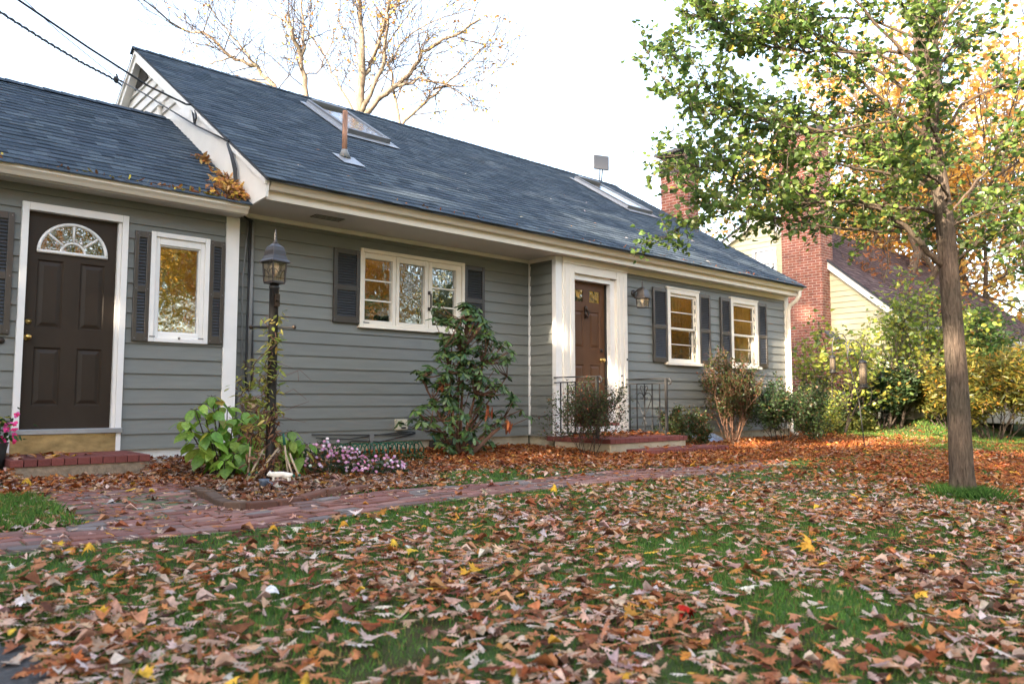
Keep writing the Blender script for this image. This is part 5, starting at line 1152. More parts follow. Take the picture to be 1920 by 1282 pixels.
# ------------------------------------------------------------------ trees behind
GOLD = [(.72, .42, .09), (.78, .52, .13), (.66, .32, .06), (.74, .56, .18), (.52, .24, .06)]
BR = dict(lev=5, nch=(2, 3), ang=(.3, .8), upb=.10, rmin=.010, pal=GOLD, nleaf=.55, size=(.09, .14), spread=.12)
def BP(px, py, D=24.): return FW*D*.9942+RX*D*(px-960)/1424+UP*(D*(641-py)/1424*1.0+D*.0776)
def bare_tree(label, base, polys, dd, nt, seed_leaf):
    b = BP(*base)*[1, 1, 0]; t = thing('bare_tree', (b[0], b[1], -.65), label, 'tree', 'bare trees behind the house'); mb = MB(); tw_ = MB(); tips = []
    mb.tube([(b[0], b[1], -.7), (b[0], b[1], 4.5), BP(*polys[0][1][0])], [polys[0][0]*1.5, polys[0][0]*1.2, polys[0][0]], 10, cap=False)
    for r, pp in polys:
        n = len(pp); P0 = [BP(a, b_)+FW*dd*i*random.uniform(-.35, .35) for i, (a, b_) in enumerate(pp)]
        if pp is not polys[0][1] and r > .035: pass
        P = []
        for i in range(n-1):
            for f in (0, .33, .66): P.append(P0[i]*(1-f)+P0[i+1]*f+rng.normal(0, .03, 3))
        P.append(P0[-1]); m = len(P); rs = [max(.012, r*(1-.75*i/(m-1))) for i in range(m)]; mb.tube(P, rs, 8, cap=False)
        L = sum(np.linalg.norm(P[i+1]-P[i]) for i in range(m-1)); k = int(L*nt)
        for j in range(k):
            u = .12+.88*(j+random.random())/k; q = min(m-2, int(u*(m-1))); d = unit(P[q+1]-P[q]); out_ = []
            grow(P[q], unit(d*.75+rng.normal(0, .55, 3)+UP*.15), random.uniform(.7, 1.9)*(1.1-.4*u), min(.022, rs[q]*.5), 2, out_, tips, nch=(2, 3), ang=(.35, .8), ratio=(.5, .75), upb=.05, wob=.16, nseg=4)
            tubes(tw_, out_, .0075, (5, 4, 4))
    part(mb, 'trunk', barkmat('pale_bark', (.20, .16, .125), 6, .8) if not bpy.data.materials.get('pale_bark') else bpy.data.materials['pale_bark'], t, smooth=True); part(tw_, 'branches', 'twig', t)
    L_ = Leaves(); leaf_tips(L_, tips, seed_leaf, [bend(BLOB, .3), bend(BLOB, -.3, .2)], (.07, .12), GOLD, None, .12); L_.build('remaining_leaves', M['leaf'], t)
bare_tree('thick forked bare tree rising above the middle of the roof', (664, 240), [(.16, [(664, 210), (668, 149), (673, 89), (666, 35), (659, -20), (655, -80)]), (.09, [(670, 205), (698, 152), (714, 106), (719, 53), (721, 0), (722, -50)]), (.07, [(676, 125), (690, 95), (705, 71), (716, 28), (737, -10), (745, -50)]), (.11, [(672, 212), (705, 177), (740, 145), (772, 106), (794, 71), (847, 50), (900, 30)]), (.055, [(744, 235), (776, 188), (811, 156), (854, 127), (882, 85), (915, 45)]), (.05, [(744, 232), (733, 159), (723, 106), (751, 53), (804, 39), (882, 10)]), (.035, [(808, 156), (850, 151), (882, 149), (935, 113)]), (.05, [(740, 150), (780, 140), (830, 150), (870, 170), (890, 200)])], .5, 2.7, .5)
bare_tree('slim upright bare tree next to the thick forked one', (567, 240), [(.10, [(567, 190), (560, 131), (549, 89), (542, 53), (524, 18), (500, -20)]), (.06, [(554, 90), (558, 50), (556, 0), (552, -50)]), (.035, [(526, 22), (492, 8), (455, -10)]), (.04, [(655, 200), (624, 138), (599, 92), (574, 50), (570, 0)]), (.03, [(560, 131), (590, 110), (615, 60), (630, 10)])], .5, 2.5, .42)
bare_tree('leaning bare tree whose long limbs spread towards the gable peak', (520, 230), [(.085, [(520, 185), (500, 150), (464, 106), (422, 89), (369, 53), (315, 21), (270, 5)]), (.055, [(470, 112), (457, 99), (432, 67), (404, 32), (369, -10)]), (.03, [(422, 89), (390, 100), (350, 105), (310, 112)]), (.03, [(500, 150), (450, 135), (400, 140), (360, 150)])], .5, 2.3, .15)
def polar(px, D): 
    x = (px-960)/1424; return tuple((FW*D+RX*D*x)[:2])
GL = dict(lev=4, pal=GOLD, nleaf=9, size=(.15, .23), spread=.32, rmin=.014, nch=(3, 4), upb=.06, barkm='bark')
make_tree('golden_oak', polar(1560, 30), 13, 'golden autumn tree behind the brick chimney of the neighbour', trunk=.24, group='golden trees behind the neighbouring house', L0=6.0, **GL)
make_tree('golden_oak', polar(1660, 26), 14, 'tall orange-gold tree over the neighbouring roof, seen left of the shade tree trunk', trunk=.26, group='golden trees behind the neighbouring house', L0=6.4, **GL)
make_tree('golden_oak', polar(1745, 30), 15, 'golden tree directly behind the shade tree trunk', trunk=.26, group='golden trees behind the neighbouring house', L0=6.4, **GL)
make_tree('golden_oak', polar(1885, 30), 14, 'large golden tree at the right edge of the photo', trunk=.26, group='golden trees behind the neighbouring house', L0=5.6, **{**GL, 'nleaf': 8})
make_tree('golden_oak', polar(1830, 45), 9, 'small far pale gold tree between the shade tree and the right edge', trunk=.14, group='golden trees behind the neighbouring house', L0=3.6, **{**GL, 'nleaf': 4})
make_tree('dark_trunk_tree', polar(1925, 25), 14, 'dark trunked tree cut by the right edge of the photo', trunk=.17, L0=6.5, barkm='bark', lev=3, nleaf=2, pal=GOLD, size=(.14, .2), spread=.2, first=.7)
make_tree('rusty_oak_sapling', (21.4, 9.2), 5.2, 'small rusty orange oak in front of the brown roof', trunk=.06, L0=2.6, barkm='bark', lev=3, nleaf=8, pal=[(.38, .14, .04), (.5, .2, .04), (.28, .10, .04)], size=(.11, .17), spread=.14, tm=[bend(OAK, .3), bend(OAK, -.3)], nch=(3, 4))

# ------------------------------------------------------------------ neighbouring house
nb = thing('yellow_house', (22, 11, -.35), 'yellow clapboard neighbouring house with a brown roof and a big brick chimney', 'house')
NX, NYE, NZE, NYP, NZP = 19.75, 7.35, 1.95, 11.3, 5.4
def ngz(y): return NZE+(y-NYE)*(NZP-NZE)/(NYP-NYE) if y < NYP else NZP-(y-NYP)*.55
def nclip(z):
    if z < NZE: return (NYE, 16)
    return (NYE+(z-NZE)*(NYP-NYE)/(NZP-NZE), min(16, NYP+(NZP-z)/.55))
mb = MB(); siding(mb, lambda u, o, z: (NX-o*1.2, u, z), NYE, 16, -.25, NZP-.02, .15, [(10.92, 11.55, 3.55, 4.3)], clip=nclip)
siding(mb, lambda u, o, z: (u, NYE-o, z), NX, 33, -.25, NZE, .15); part(mb, 'wall', 'yellow', nb)
mb = MB(); mb.box(NX+.02, 33, NYE+.02, 16, -.9, -.26); part(mb, 'foundation', 'conc', nb)
mb = MB()
for ya, yb in ((NYE-.25, NYP), (16.3, NYP)):
    mb.prism([(ya, ngz(ya)+.0), (yb, NZP), (yb, NZP-.2), (ya, ngz(ya)-.2)], NX-.13, NX-.09, lambda p, a: (a, p[0], p[1])); 
part(mb, 'rake_board', 'white', nb)
mb = MB(); th = .06
mb.hexa([(NX-.16, NYE-.3, ngz(NYE-.3)), (33, NYE-.3, ngz(NYE-.3)), (33, NYP, NZP), (NX-.16, NYP, NZP), (NX-.16, NYE-.3, ngz(NYE-.3)+th), (33, NYE-.3, ngz(NYE-.3)+th), (33, NYP, NZP+th), (NX-.16, NYP, NZP+th)])
mb.hexa([(NX-.16, NYP+.001, NZP), (33, NYP+.001, NZP), (33, 16.3, ngz(16.3)), (NX-.16, 16.3, ngz(16.3)), (NX-.16, NYP+.001, NZP+th), (33, NYP+.001, NZP+th), (33, 16.3, ngz(16.3)+th), (NX-.16, 16.3, ngz(16.3)+th)]); part(mb, 'roof_deck', 'deck', nb)
SHB = SH[:]; SH[:] = [(.15, .11, .115), (.18, .135, .135), (.12, .09, .095)]
mb = MB()
shingles(mb, NX-.17, 33, NYE-.32, ngz(NYE-.32)+th+.002, NYP, NZP+th+.002, .16, .016); part(mb, 'roof', 'roof', nb); SH[:] = SHB
part(gutter(NX-.1, 33, NYE-.29, NZE-.14, .11, .12), 'gutter', 'white', nb)
mb = MB(); mb.box(NX-.08, 33, NYE-.28, NYE-.02, NZE-.31, NZE-.28); mb.box(NX-.08, 33, NYE-.285, NYE-.26, NZE-.32, NZE-.14); part(mb, 'soffit', 'cream', nb)
mb = MB(); mb.box(NX-.05, NX+.08, NYE-.05, NYE+.08, -.25, NZE-.3); part(mb, 'corner_board', 'cream', nb)
mb = MB(); mb.prism([(10.46+.0, -.6), (9.34, -.6)][:0] or [(8.66, -.7), (10.55, -.7), (10.55, 1.2), (10.48, 2.0), (9.36, 2.0), (9.30, 1.75), (8.66, 1.18)], 19.3, 19.74, lambda p, a: (a, p[0], p[1])); mb.box(19.3, 19.95, 9.36, 10.48, 2.0005, 7.2); nch_ = part(mb, 'chimney', 'brickw', nb)
mb = MB(); mb.box(19.25, 20.0, 9.31, 10.53, 7.2, 7.4); part(mb, 'crown', 'brickd', nch_)
mb = MB(); mb.hexa([(19.26, 8.62, 1.17), (19.26, 9.345, 1.80), (19.73, 9.345, 1.80), (19.73, 8.62, 1.17), (19.26, 8.62, 1.22), (19.26, 9.345, 1.86), (19.73, 9.345, 1.86), (19.73, 8.62, 1.22)]); part(mb, 'shoulder', 'slab', nch_)
mb = MB()
for a in ((10.86, 10.94, 3.5, 4.36), (11.53, 11.61, 3.5, 4.36), (10.94, 11.53, 3.5, 3.58), (10.94, 11.53, 4.28, 4.36), (10.94, 11.53, 3.9, 3.94)): mb.box(NX-.06, NX+.02, *a)
nw = part(mb, 'window', 'white', nb); mb = MB(); mb.box(NX+.0, NX+.006, 10.94, 11.53, 3.58, 4.28); part(mb, 'pane', glassmat('far_glass', .5, .02, .1, (.1, .1, .1)), nw)
for x0 in (21.0, 23.6, 26.5):
    w_ = MB(); ring(w_, x0, x0+1.0, .3, 1.5, .09, NYE-.05, NYE-.005); o = part(w_, 'window', 'white', nb); mb = MB(); mb.box(x0+.09, x0+.91, NYE-.03, NYE-.024, .39, 1.41); part(mb, 'pane', 'carw', o)
    for a in (x0-.35, x0+1.01): mb = MB(); mb.box(a, a+.34, NYE-.05, NYE-.02, .3, 1.5); part(mb, 'shutter', 'shutter', nb)

# white car on the neighbouring drive --------------------------------------
cx0, cy0 = 23.5, 5.0; cz = G(cx0, cy0); car = thing('parked_car', (cx0, cy0, cz), 'white car parked beyond the bushes at the right edge, mostly hidden', 'car')
def CP(l, w, z): a = R(-20); return (cx0+l*math.cos(a)-w*math.sin(a), cy0+l*math.sin(a)+w*math.cos(a), cz+z)
prof = [(-2.3, .35), (-2.35, .75), (-2.25, 1.05), (-1.35, 1.15), (-.65, 1.85), (-.3, 1.98), (1.6, 1.98), (2.1, 1.8), (2.35, 1.1), (2.35, .35)]
mb = MB(); n = len(prof); rings_ = []
for w, k in ((-.93, .0), (-.90, .03), (.90, .03), (.93, 0)): pass
vs = []
for w, ins in ((-.92, .04), (-.80, 0), (.80, 0), (.92, .04)):
    for l, z in prof: f = .72 if (abs(w) > .85 and z > 1.2) else 1; vs.append(CP(l*(1-ins*.3), w*(f if z > 1.2 else 1), z-ins*.5*(z > 1)))
fs = [(r*n+i, r*n+(i+1) % n, (r+1)*n+(i+1) % n, (r+1)*n+i) for r in range(3) for i in range(n)]+[tuple(range(n))[::-1], tuple(range(3*n, 4*n))]
mb.add(vs, fs); part(mb, 'body', 'carp', car, bevel=.03)
mb = MB(); mb.hexa([CP(-1.32, -.70, 1.20), CP(-1.32, .70, 1.20), CP(-.72, .62, 1.82), CP(-.72, -.62, 1.82), CP(-1.35, -.70, 1.22), CP(-1.35, .70, 1.22), CP(-.75, .62, 1.84), CP(-.75, -.62, 1.84)]); part(mb, 'windscreen', 'carw', car)
for s in (1, -1):
    mb = MB()
    for a0, a1 in ((-1.0, -.1), (-.02, .9), (.98, 2.0)): mb.hexa([CP(a0, s*.925, 1.15), CP(a1, s*.925, 1.15), CP(a1-(.25 if a1 > 1.5 else 0), s*.70, 1.75), CP(a0+(.55 if a0 < -.5 else 0), s*.70, 1.75), CP(a0, s*.935, 1.15), CP(a1, s*.935, 1.15), CP(a1-(.25 if a1 > 1.5 else 0), s*.71, 1.75), CP(a0+(.55 if a0 < -.5 else 0), s*.71, 1.75)])
    part(mb, 'side_window', 'carw', car)
    for l in (-1.45, 1.4):
        mb = MB(); c_ = Vector(CP(l, s*.83, .34)); ax = Vector(CP(0, 1, 0))-Vector(CP(0, 0, 0)); fw_ = Vector(CP(1, 0, 0))-Vector(CP(0, 0, 0)); pts = []
        for k in (-.11, .11):
            for j in range(20): a = j*pi/10; pts.append(c_+ax*k+fw_*.34*math.cos(a)+Vector((0, 0, 1))*.34*math.sin(a))
        mb.add(pts, [(j, (j+1) % 20, 20+(j+1) % 20, 20+j) for j in range(20)]+[tuple(range(20))[::-1], tuple(range(20, 40))]); wh = part(mb, 'wheel', 'tyre', car)
        mb = MB(); mb.tube([c_+ax*s*.112, c_+ax*s*.12], .2, 14); part(mb, 'rim', 'alu', wh)

# ------------------------------------------------------------------ woodland masses
def wood(name, boxes, pal, w, size, label):
    L_ = Leaves()
    for (x0, x1, y0, y1, z0, z1, n, wave) in boxes:
        m = max(8, n//60); C_ = np.c_[rng.uniform(x0, x1, m), rng.uniform(y0, y1, m), rng.uniform(z0, z1, m)]; C_[:, 2] *= 1+wave*np.sin(C_[:, 0]*.45+1)*np.cos(C_[:, 1]*.4)
        q = rng.integers(0, m, n); sg = size[1]*1.6; P = C_[q]+rng.normal(0, sg, (n, 3)); cc = pick(pal, m, w, .2)[q]*(1+rng.normal(0, .12, (n, 1)))
        L_.put(bend(BLOB, .4), P, rng.normal(0, 1, (n, 3))+UP*.4, rng.uniform(*size, n), np.clip(cc, .01, .9))
    o = L_.build(name, M['leaf']); o['kind'] = 'stuff'; o['label'] = label; return o
AUT = [(.60, .34, .05), (.66, .42, .07), (.5, .2, .03), (.35, .32, .07), (.12, .16, .05)]
wood('woodland', [(46, 62, -6, 26, -1, 5.5, 7000, .25)], AUT, [2, 2, 1, 3, 2], (.4, .7), 'hazy gold and green woodland far behind the white car')
L_ = Leaves(); mbw = MB()
for k in range(34):
    cx, cy = -4+k*2.5+rng.normal(0, .8), -19+rng.normal(0, 2.2); hh = rng.uniform(8, 15); rr = rng.uniform(2.2, 4.0); n = 1300
    base_c = np.array(random.choices([(.70, .40, .05), (.74, .48, .08), (.60, .26, .04), (.40, .36, .08), (.05, .09, .035)], [4, 3, 2, 1.2, 1.6])[0]); m = 40
    C_ = rng.normal(0, 1, (m, 3)); C_ /= np.linalg.norm(C_, axis=1, keepdims=True); C_ *= rng.uniform(.45, 1, (m, 1)); q = rng.integers(0, m, n)
    P = np.array([cx, cy, hh*.58])+(C_[q]+rng.normal(0, .17, (n, 3)))*[rr, rr, hh*.42]; cl_ = rng.normal(1, .22, (m, 1))[q]*rng.normal(1, .1, (n, 1))
    L_.put(bend(BLOB, .4), P, rng.normal(0, 1, (n, 3))+UP*.4, rng.uniform(.28, .5, n), np.clip(base_c*cl_, .01, .9))
o = L_.build('street_trees', M['leaf']); o['kind'] = 'stuff'; o['label'] = 'sunlit golden trees across the street, mirrored in the windows'
wood('sun_blocker_trees', [(-19, -15, -13, 0, -.5, 7.8, 6500, .0), (-19, -15, 0, 5, -.5, 7.6, 3000, .0), (-19, -15, 6.2, 24, 0, 16, 12500, .0), (-19, -15, 1.0, 6.5, 17.6, 22, 4200, .0)], AUT, [2, 2, 1, 3, 4], (.6, .9), 'unseen leaf masses added at the left to block the sun, with a gap')  # added out of view; heights and gap shaped to steer sun and shade

# ------------------------------------------------------------------ fallen leaves and grass
def vnoise(x, y, s, seed):
    r_ = np.random.default_rng(seed); v = np.zeros_like(x)
    for i in range(7):
        a = r_.uniform(0, 6.28); k = s*r_.uniform(.6, 1.7); v += np.sin((x*math.cos(a)+y*math.sin(a))*k+r_.uniform(0, 6.28))
    return v/3.7
def d_of(x, y): return .6656*x+.7463*y
def inview(x, y, m=.9):
    d = .6656*x+.7463*y; l = .7463*x-.6656*y
    return (d > 1.0) & (np.abs(l) < .676*d+m)
BEDP = np.array(BED)
def inside_v(P, x, y):
    r_ = np.zeros(x.shape, bool); n = len(P)
    for i in range(n):
        (xa, ya), (xb, yb) = P[i], P[(i+1) % n]
        c_ = ((ya > y) != (yb > y)); 
        with np.errstate(divide='ignore', invalid='ignore'): xc = (xb-xa)*(y-ya)/(yb-ya if yb != ya else 1e-9)+xa
        r_ ^= c_ & (x < xc)
    return r_
def zones(x, y):
    path = (np.abs(y-path_y(x)) < .34) & (x < 8.4+.5*np.sin(y*9)); patio = (x > 1.14) & (x < 2.14) & (y > 5.0) & (y < 7.5)
    drive = inside_v(np.array(DRIVE), x, y); bed = inside_v(BEDP, x, y)
    solid = ((x < 3.3) & (y > YW-.05)) | ((x >= 3.3) & (x < XJ) & (y > YM-.03)) | ((x >= XJ) & (x < 14.75) & (y > YR-.05)) | ((x > 7.76) & (x < 9.54) & (y > 6.73)) | ((x > 1.1) & (x < 2.24) & (y > 7.48)) | ((x > 8.08) & (x < 9.97) & (y > 6.3) & (y < 6.8)) | (x > 19.2) & (y > 7.3)
    return path, patio, drive, bed, solid
def scatter(n, x0, x1, y0, y1):
    x = rng.uniform(x0, x1, n); y = rng.uniform(y0, y1, n); k = inview(x, y); return x[k], y[k]
TAN = [(.54, .38, .30), (.50, .31, .21), (.41, .20, .105), (.26, .10, .05), (.12, .055, .035), (.60, .49, .42), (.42, .17, .07), (.48, .22, .05), (.62, .36, .05)]
TW = [3.4, 3.2, 2.8, 2.4, 1.6, 1.1, 2.0, .6, .2]
RUST = [(.36, .115, .04), (.44, .16, .05), (.27, .075, .03), (.20, .06, .03), (.50, .25, .10), (.42, .26, .18), (.60, .30, .05)]
RW = [3, 3, 2.2, 1.3, 1.3, 1.1, .35]
x, y = scatter(330000, -.2, 19.5, .2, 9.0)
path, patio, drive, bed, solid = zones(x, y)
d = .6656*x+.7463*y; q = np.clip((x-5.5+.55*(y-4)+vnoise(x, y, 1.1, 3)*1.2)/4.5, 0, 1)          # tan near, rusty to the right
cl = vnoise(x, y, 2.4, 5); 
cl2 = vnoise(x, y, 5.2, 21); dens = np.clip(.50+.20*cl+.34*cl2, .08, 1.0)*(1-.25*q)+.28*q; edge_ = np.clip((path_y(x)-.3-y)/1.5, 0, 1); dens = np.where(y < path_y(x), dens*(.30+.70*edge_)*(.75+.25*np.clip(1-(d_of(x, y)-2.5)/2, 0, 1)), dens)
farlawn = (x > 15.8) & (y < 9); dens = np.where(farlawn, .30*np.clip(1.1-(x-15.8)/2.2, .12, 1), dens)
band = (y > path_y(x)+.34) & (x > 2.1) & (x < 9.5); dens = np.where(band, np.where(y > 6.25, 1.0, .36+.36*cl), dens)
dens = np.where(bed, .65, dens); dens = np.where(path, .05+.12*np.clip((x-4.5)/4, 0, 1), dens); dens = np.where(patio, np.where(y > 6.5, .5, .09), dens)
lg = (x < 1.14) & (y > 5.05); dens = np.where(lg, np.where(y > 6.5, .95, .22), dens)
dens = np.where((x < 2.2) & (y > 6.9), .95, dens)
dens = np.where(drive, .012, dens)
keep = (rng.uniform(0, 1, x.shape) < dens*np.where((x < 9) & (y < path_y(x)), .76, .92)) & ~solid
x, y, q, bed, path, patio, drive, d = [a[keep] for a in (x, y, q, bed, path, patio, drive, d)]
n = len(x); rusty = rng.uniform(0, 1, n) < np.clip(q*1.1+.10+(.35*(y > 6.2)), 0, 1)
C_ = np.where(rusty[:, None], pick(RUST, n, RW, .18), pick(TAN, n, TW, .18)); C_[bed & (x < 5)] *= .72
size = np.where(rng.uniform(0, 1, n) < .2, rng.uniform(.035, .06, n), rng.uniform(.05, .098, n))
tilt = np.where(path | patio | drive, .12, np.where(rng.uniform(0, 1, n) < .06, .45, .10))
nrm = np.c_[rng.normal(0, 1, (n, 2))*tilt[:, None], np.ones(n)]
lift = np.where(path | patio | drive, .020, (rng.uniform(.014, .042, n)+np.where((y > 7.0) & (x < 3.4), rng.uniform(0, .07, n), 0))*np.where(q > .4, 1.35, 1))
P = np.c_[x, y, gz(x, y)+lift]
TM = [bend(OAK, .25, .03, .1, .08), bend(OAK, .5, .03, -.15, .1), bend(OAK, -.4, -.06, .2, .1), bend(OAK, .2, .10, .1, -.08), bend(OAK, 1.0, .06, .2, .18), bend(MAPLE, .3, .04, .1, .1), bend(MAPLE, -.3, .03, .15, .08), bend(MAPLE, .5, .06, -.1, .15), bend(OVATE, .7, .1, .2, .15), bend(OVATE, -.7, .05, -.2, .15), bend(LANCE, 1.5, .5, .3, .2)]
kind = rng.choice(len(TM), n, p=np.array([3, 2.2, 2.2, 2.2, 1.6, 1.1, 1, .9, .9, .8, .7])/16.6); L_ = Leaves()
for k, tm in enumerate(TM):
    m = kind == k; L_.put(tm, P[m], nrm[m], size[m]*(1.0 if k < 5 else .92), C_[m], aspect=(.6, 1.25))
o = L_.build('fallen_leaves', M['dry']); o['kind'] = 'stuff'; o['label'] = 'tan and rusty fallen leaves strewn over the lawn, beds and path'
# distinct single leaves
def single(x, y, tm, sz, c_, label, nrm_=(0, -.2, 1), up=(.3, 1, 0), h=.045):
    L_ = Leaves(); p = np.array([x, y, G(x, y)+h]); L_.put(tm, p, np.array(nrm_, float), sz, c_, up=np.array(up, float)); o = L_.build('fallen_leaf', M['dry']); tag(o, label, 'leaf', 'bright single fallen leaves')
    me = o.data; me.transform(__import__('mathutils').Matrix.Translation(-Vector(p))); o.location = p
mp = bend(MAPLE, .8, .16, .35, .35)
single(4.02, 2.05, mp, .108, (.66, .36, .06), 'bright yellow maple leaf standing up in the middle of the right lawn', (-.5, -.75, .45), (.1, .3, 1), .05)
single(2.43, 1.72, mp, .095, (.50, .03, .02), 'bright red maple leaf near the bottom right of the photo', (0, -.25, 1), h=.06)
single(2.35, 4.15, mp, .09, (.66, .33, .04), 'orange-yellow maple leaf at the grass edge right of the bed corner', (-.15, -.35, .9))
single(1.93, 4.22, mp, .085, (.66, .35, .04), 'orange-yellow maple leaf on the grass edge below the patio', (-.1, -.35, .9))
single(.95, 4.12, mp, .08, (.66, .38, .05), 'golden leaf at the left end of the grass edge', (-.2, -.5, .8))
single(2.22, 3.4, mp, .07, (.7, .46, .06), 'small lemon yellow leaf in the grass, centre left', (-.3, -.5, .8))
single(4.3, 4.3, mp, .08, (.75, .45, .05), 'small yellow leaf beside the path, centre of the photo', (-.3, -.8, .4), (.1, .1, 1), .06)
single(1.55, 6.35, mp, .13, (.62, .42, .20), 'pale golden maple leaf flat on the brick patio', (0, -.05, 1), h=.03)
single(1.48, 5.85, bend(BLOB, .5), .10, (.62, .54, .47), 'pale cream leaf on the bricks near the path', (0, -.05, 1), h=.03)
single(1.33, 2.9, bend(BLOB, .5, .2), .075, (.75, .72, .68), 'whitish curled leaf in the dark grass, lower left', (0, -.2, 1))
single(6.5, 2.9, mp, .085, (.66, .36, .04), 'yellow leaf lying left of the shade tree base', (-.3, -.5, .8))
single(1.15, 7.0, mp, .12, (.72, .42, .05), 'yellow maple leaf on the leaf heap before the brick step', (-.1, -.4, .9), h=.06)
# leaves on the stoop, step, gutters and the wing roof
L_ = Leaves(); n = 420; xx = rng.uniform(7.85, 9.45, n); yy = 6.85+1.0*rng.beta(2.2, 1.3, n); P = np.c_[xx, yy, -.50+rng.uniform(0, .035, n)]
for k, tm in enumerate(TM[:6]): m = np.arange(n) % 6 == k; L_.put(tm, P[m], rng.normal(0, .3, (m.sum(), 3))+UP, rng.uniform(.06, .1, m.sum()), pick(RUST, m.sum(), RW))
n = 30; P = np.c_[rng.uniform(1.15, 1.75, n), rng.uniform(7.6, 8.15, n), -.48+rng.uniform(0, .02, n)]; L_.put(TM[5], P, rng.normal(0, .3, (n, 3))+UP, rng.uniform(.06, .1, n), pick(RUST+[(.6, .35, .05)], n))
n = 60; P = np.c_[rng.uniform(8.2, 9.9, n), rng.uniform(6.33, 6.7, n), -.645+rng.uniform(0, .03, n)]; L_.put(TM[1], P, rng.normal(0, .3, (n, 3))+UP, rng.uniform(.06, .1, n), pick(RUST, n, RW))
o = L_.build('step_leaves', M['dry']); o['kind'] = 'stuff'; o['label'] = 'rusty leaves drifted on the stoop and the steps'
L_ = Leaves()
def wz(y): return WZ0+(y-WY0)*(WZR-WZ0)/(WYR-WY0)+.03
n = 260; s = rng.beta(1.1, 2.2, n); yy = 7.98+s*.85; xx = 3.27-np.abs(rng.normal(0, .16, n))*(1.15-s); 
P = np.c_[xx, yy, [wz(v) for v in yy]+rng.uniform(0, .07, n)*(1-s*.6)]
for k, tm in enumerate(TM[:6]): m = np.arange(n) % 6 == k; L_.put(tm, P[m], rng.normal(0, .6, (m.sum(), 3))+[0, -.3, 1], rng.uniform(.06, .105, m.sum()), pick([(.5, .24, .08), (.42, .16, .05), (.55, .33, .14), (.25, .12, .06), (.6, .36, .07)], m.sum()))
n = 60; P = np.c_[3.24-np.abs(rng.normal(0, .09, n)), 8.98+rng.uniform(0, .22, n), np.zeros(n)]; P[:, 2] = [wz(v) for v in P[:, 1]]+rng.uniform(0, .05, n); L_.put(TM[0], P, rng.normal(0, .5, (n, 3))+UP, rng.uniform(.06, .1, n), pick([(.5, .24, .08), (.42, .16, .05), (.5, .32, .12)], n))
n = 260; xx = 3.2-rng.gamma(1.2, .55, n); P = np.c_[xx, rng.uniform(7.94, 8.06, n), 2.135+rng.uniform(0, .05, n)]; L_.put(TM[3], P, rng.normal(0, .6, (n, 3))+UP, rng.uniform(.045, .085, n), pick([(.42, .16, .05), (.3, .12, .05), (.25, .14, .08), (.55, .4, .07)], n))
o = L_.build('roof_leaves', M['dry']); o['kind'] = 'stuff'; o['label'] = 'orange leaves heaped in the corner of the wing roof and its gutter'
L_ = Leaves(); n = 330; xx = np.where(rng.uniform(0, 1, n) < .5, rng.uniform(3.4, 14.7, n), 3.4+11.2*rng.beta(2, 1, n)); P = np.c_[xx, rng.uniform(7.53, 7.66, n), 2.352+rng.uniform(-.01, .035, n)]
L_.put(TM[3], P, rng.normal(0, .6, (n, 3))+UP, rng.uniform(.04, .075, n), pick([(.38, .13, .04), (.3, .09, .04), (.25, .14, .08)], n))
n = 34; xx = rng.uniform(3.6, 14.5, n); yy = 7.6+3.5*rng.beta(1, 2.5, n); P = np.c_[xx, yy, [gz_roof(v)+.035 for v in yy]]; L_.put(TM[2], P, rng.normal(0, .3, (n, 3))+[0, -.5, .85], rng.uniform(.04, .08, n), pick([(.45, .4, .38), (.4, .2, .1), (.5, .42, .36)], n))
o = L_.build('roof_leaves', M['dry']); o['kind'] = 'stuff'; o['label'] = 'scattered dry leaves along the main gutter and roof'
# grass blades
def blades(n, x0, x1, y0, y1, h0, h1, wd, fn=None):
    x, y = scatter(n, x0, x1, y0, y1); path, patio, drive, bed, solid = zones(x, y)
    g = vnoise(x, y, 1.7, 9); k = ~(patio | drive | bed | solid | path)
    near = (np.abs(y-path_y(x)) < .30) & (x < 9)
    k &= rng.uniform(0, 1, x.shape) < np.clip(.62+.5*g, .12, 1); k &= ~((y > 6.5) & (x < 15))
    x, y, g = x[k], y[k], g[k]; m = len(x); h = rng.uniform(h0, h1, m)*(1+.25*g); a = rng.uniform(0, 6.28, m); z = gz(x, y)
    ln = rng.normal(0, .35, (m, 2))*h[:, None]; dx, dy_ = np.cos(a)*wd, np.sin(a)*wd
    V = np.stack([np.c_[x-dx, y-dy_, z-.005], np.c_[x+dx, y+dy_, z-.005], np.c_[x+ln[:, 0]*.5+dx*.6, y+ln[:, 1]*.5+dy_*.6, z+h*.6], np.c_[x+ln[:, 0], y+ln[:, 1], z+h]], 1).reshape(-1, 3)
    T = (np.array([(0, 1, 2), (0, 2, 3)])[None]+(np.arange(m)*4)[:, None, None]).reshape(-1, 3)
    c_ = pick([(.075, .18, .035), (.11, .23, .045), (.16, .26, .055), (.30, .26, .09)], m, [3, 3, 2, .8], .22)
    return V, T, np.repeat(c_, 4, 0)
parts = [blades(230000, .3, 6.5, .4, 5.2, .012, .030, .0022), blades(170000, 2.0, 16, .5, 6.6, .012, .030, .004), blades(60000, 14, 20, 3, 9.2, .03, .07, .006), blades(14000, .4, 1.2, 4.9, 6.6, .03, .07, .003)]
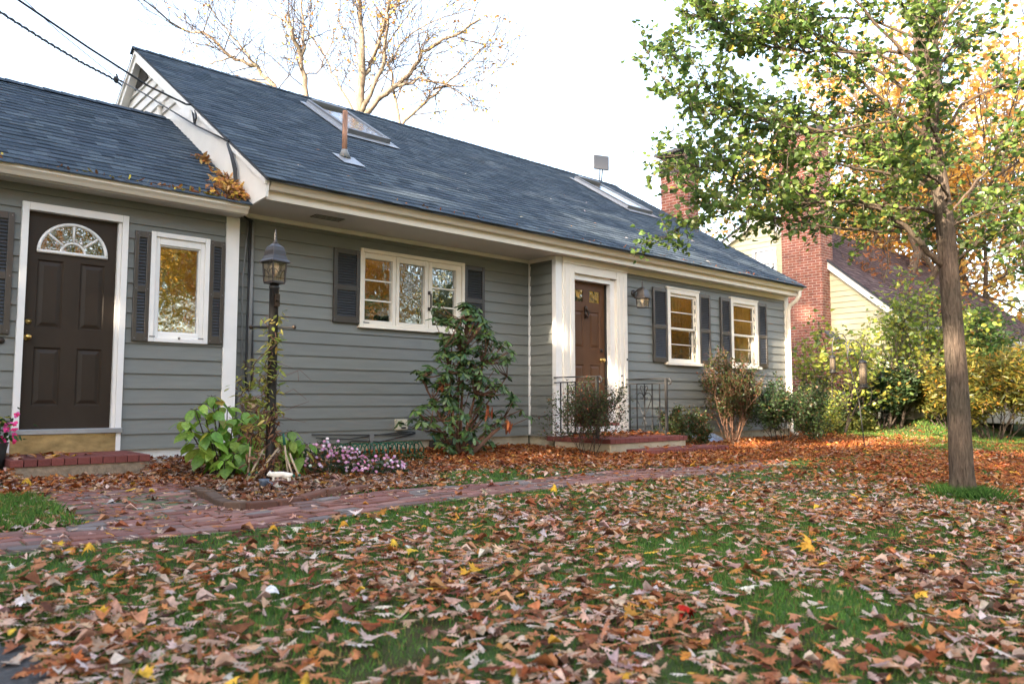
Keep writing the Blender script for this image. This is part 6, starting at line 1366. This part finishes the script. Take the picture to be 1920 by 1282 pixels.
# tuft round the tree base, moss lines
x = rng.normal(TX-.05, .13, 2500); y = rng.normal(TY-.06, .13, 2500); m = len(x); h = rng.uniform(.05, .13, m); a = rng.uniform(0, 6.28, m); z = gz(x, y); ln = rng.normal(0, .4, (m, 2))*h[:, None]
V = np.stack([np.c_[x-np.cos(a)*.003, y-np.sin(a)*.003, z], np.c_[x+np.cos(a)*.003, y+np.sin(a)*.003, z], np.c_[x+ln[:, 0]*.5+.002, y+ln[:, 1]*.5, z+h*.6], np.c_[x+ln[:, 0], y+ln[:, 1], z+h]], 1).reshape(-1, 3)
parts.append((V, (np.array([(0, 1, 2), (0, 2, 3)])[None]+(np.arange(m)*4)[:, None, None]).reshape(-1, 3), np.repeat(pick([(.05, .12, .025), (.07, .15, .03)], m), 4, 0)))
Vs, Ts, Cs, off = [], [], [], 0
for V, T, c_ in parts: Vs.append(V); Ts.append(T+off); Cs.append(c_); off += len(V)
o = tri_object('grass', np.vstack(Vs), np.vstack(Ts), np.vstack(Cs), M['grass']); o['kind'] = 'stuff'; o['label'] = 'short green lawn grass showing between the leaves'

# ------------------------------------------------------------------ light, sky, camera
w = bpy.data.worlds.new('World'); scene.world = w; w.use_nodes = True; n = w.node_tree; n.nodes.clear()
sk = n.nodes.new('ShaderNodeTexSky'); sk.sky_type = 'NISHITA'; sk.sun_disc = False
EL, AZ = R(20), R(262)          # azimuth clockwise from +Y
sk.sun_elevation = EL; sk.sun_rotation = AZ; sk.dust_density = 3.0; sk.air_density = 1.0; sk.ozone_density = 1.0; sk.altitude = 50
bg = n.nodes.new('ShaderNodeBackground'); bg.inputs['Strength'].default_value = .15; wo = n.nodes.new('ShaderNodeOutputWorld')
hs = n.nodes.new('ShaderNodeHueSaturation'); hs.inputs['Saturation'].default_value = .80; mw = n.nodes.new('ShaderNodeMix'); mw.data_type = 'RGBA'; mw.blend_type = 'MULTIPLY'; mw.inputs[0].default_value = 1; mw.inputs[7].default_value = (1.02, 1, .97, 1)
n.links.new(sk.outputs[0], hs.inputs['Color']); n.links.new(hs.outputs[0], mw.inputs[6]); n.links.new(mw.outputs[2], bg.inputs[0]); n.links.new(bg.outputs[0], wo.inputs[0])
sl = bpy.data.lights.new('sun', 'SUN'); sl.energy = 3.8; sl.angle = R(.6); sl.color = (1, .84, .64)
so = bpy.data.objects.new('sun', sl); col.objects.link(so)
sd = Vector((math.sin(AZ)*math.cos(EL), math.cos(AZ)*math.cos(EL), math.sin(EL))); so.rotation_euler = sd.to_track_quat('Z', 'Y').to_euler(); so.location = (-20, 0, 20)
cd = bpy.data.cameras.new('camera'); cam = bpy.data.objects.new('camera', cd); col.objects.link(cam); scene.camera = cam
cam.location = (0, 0, 0); cam.rotation_euler = (R(90+4.44), 0, R(-41.73)); cd.sensor_width = 36; cd.lens = 26.7; cd.clip_start = .05; cd.clip_end = 600
cd.dof.use_dof = True; cd.dof.focus_distance = 9.0; cd.dof.aperture_fstop = 2.8
scene.view_settings.view_transform = 'Standard'; scene.view_settings.look = 'None'; scene.view_settings.exposure = 2.72; scene.view_settings.gamma = 1
scene.cycles.max_bounces = 8; scene.cycles.transparent_max_bounces = 12; scene.cycles.use_denoising = True
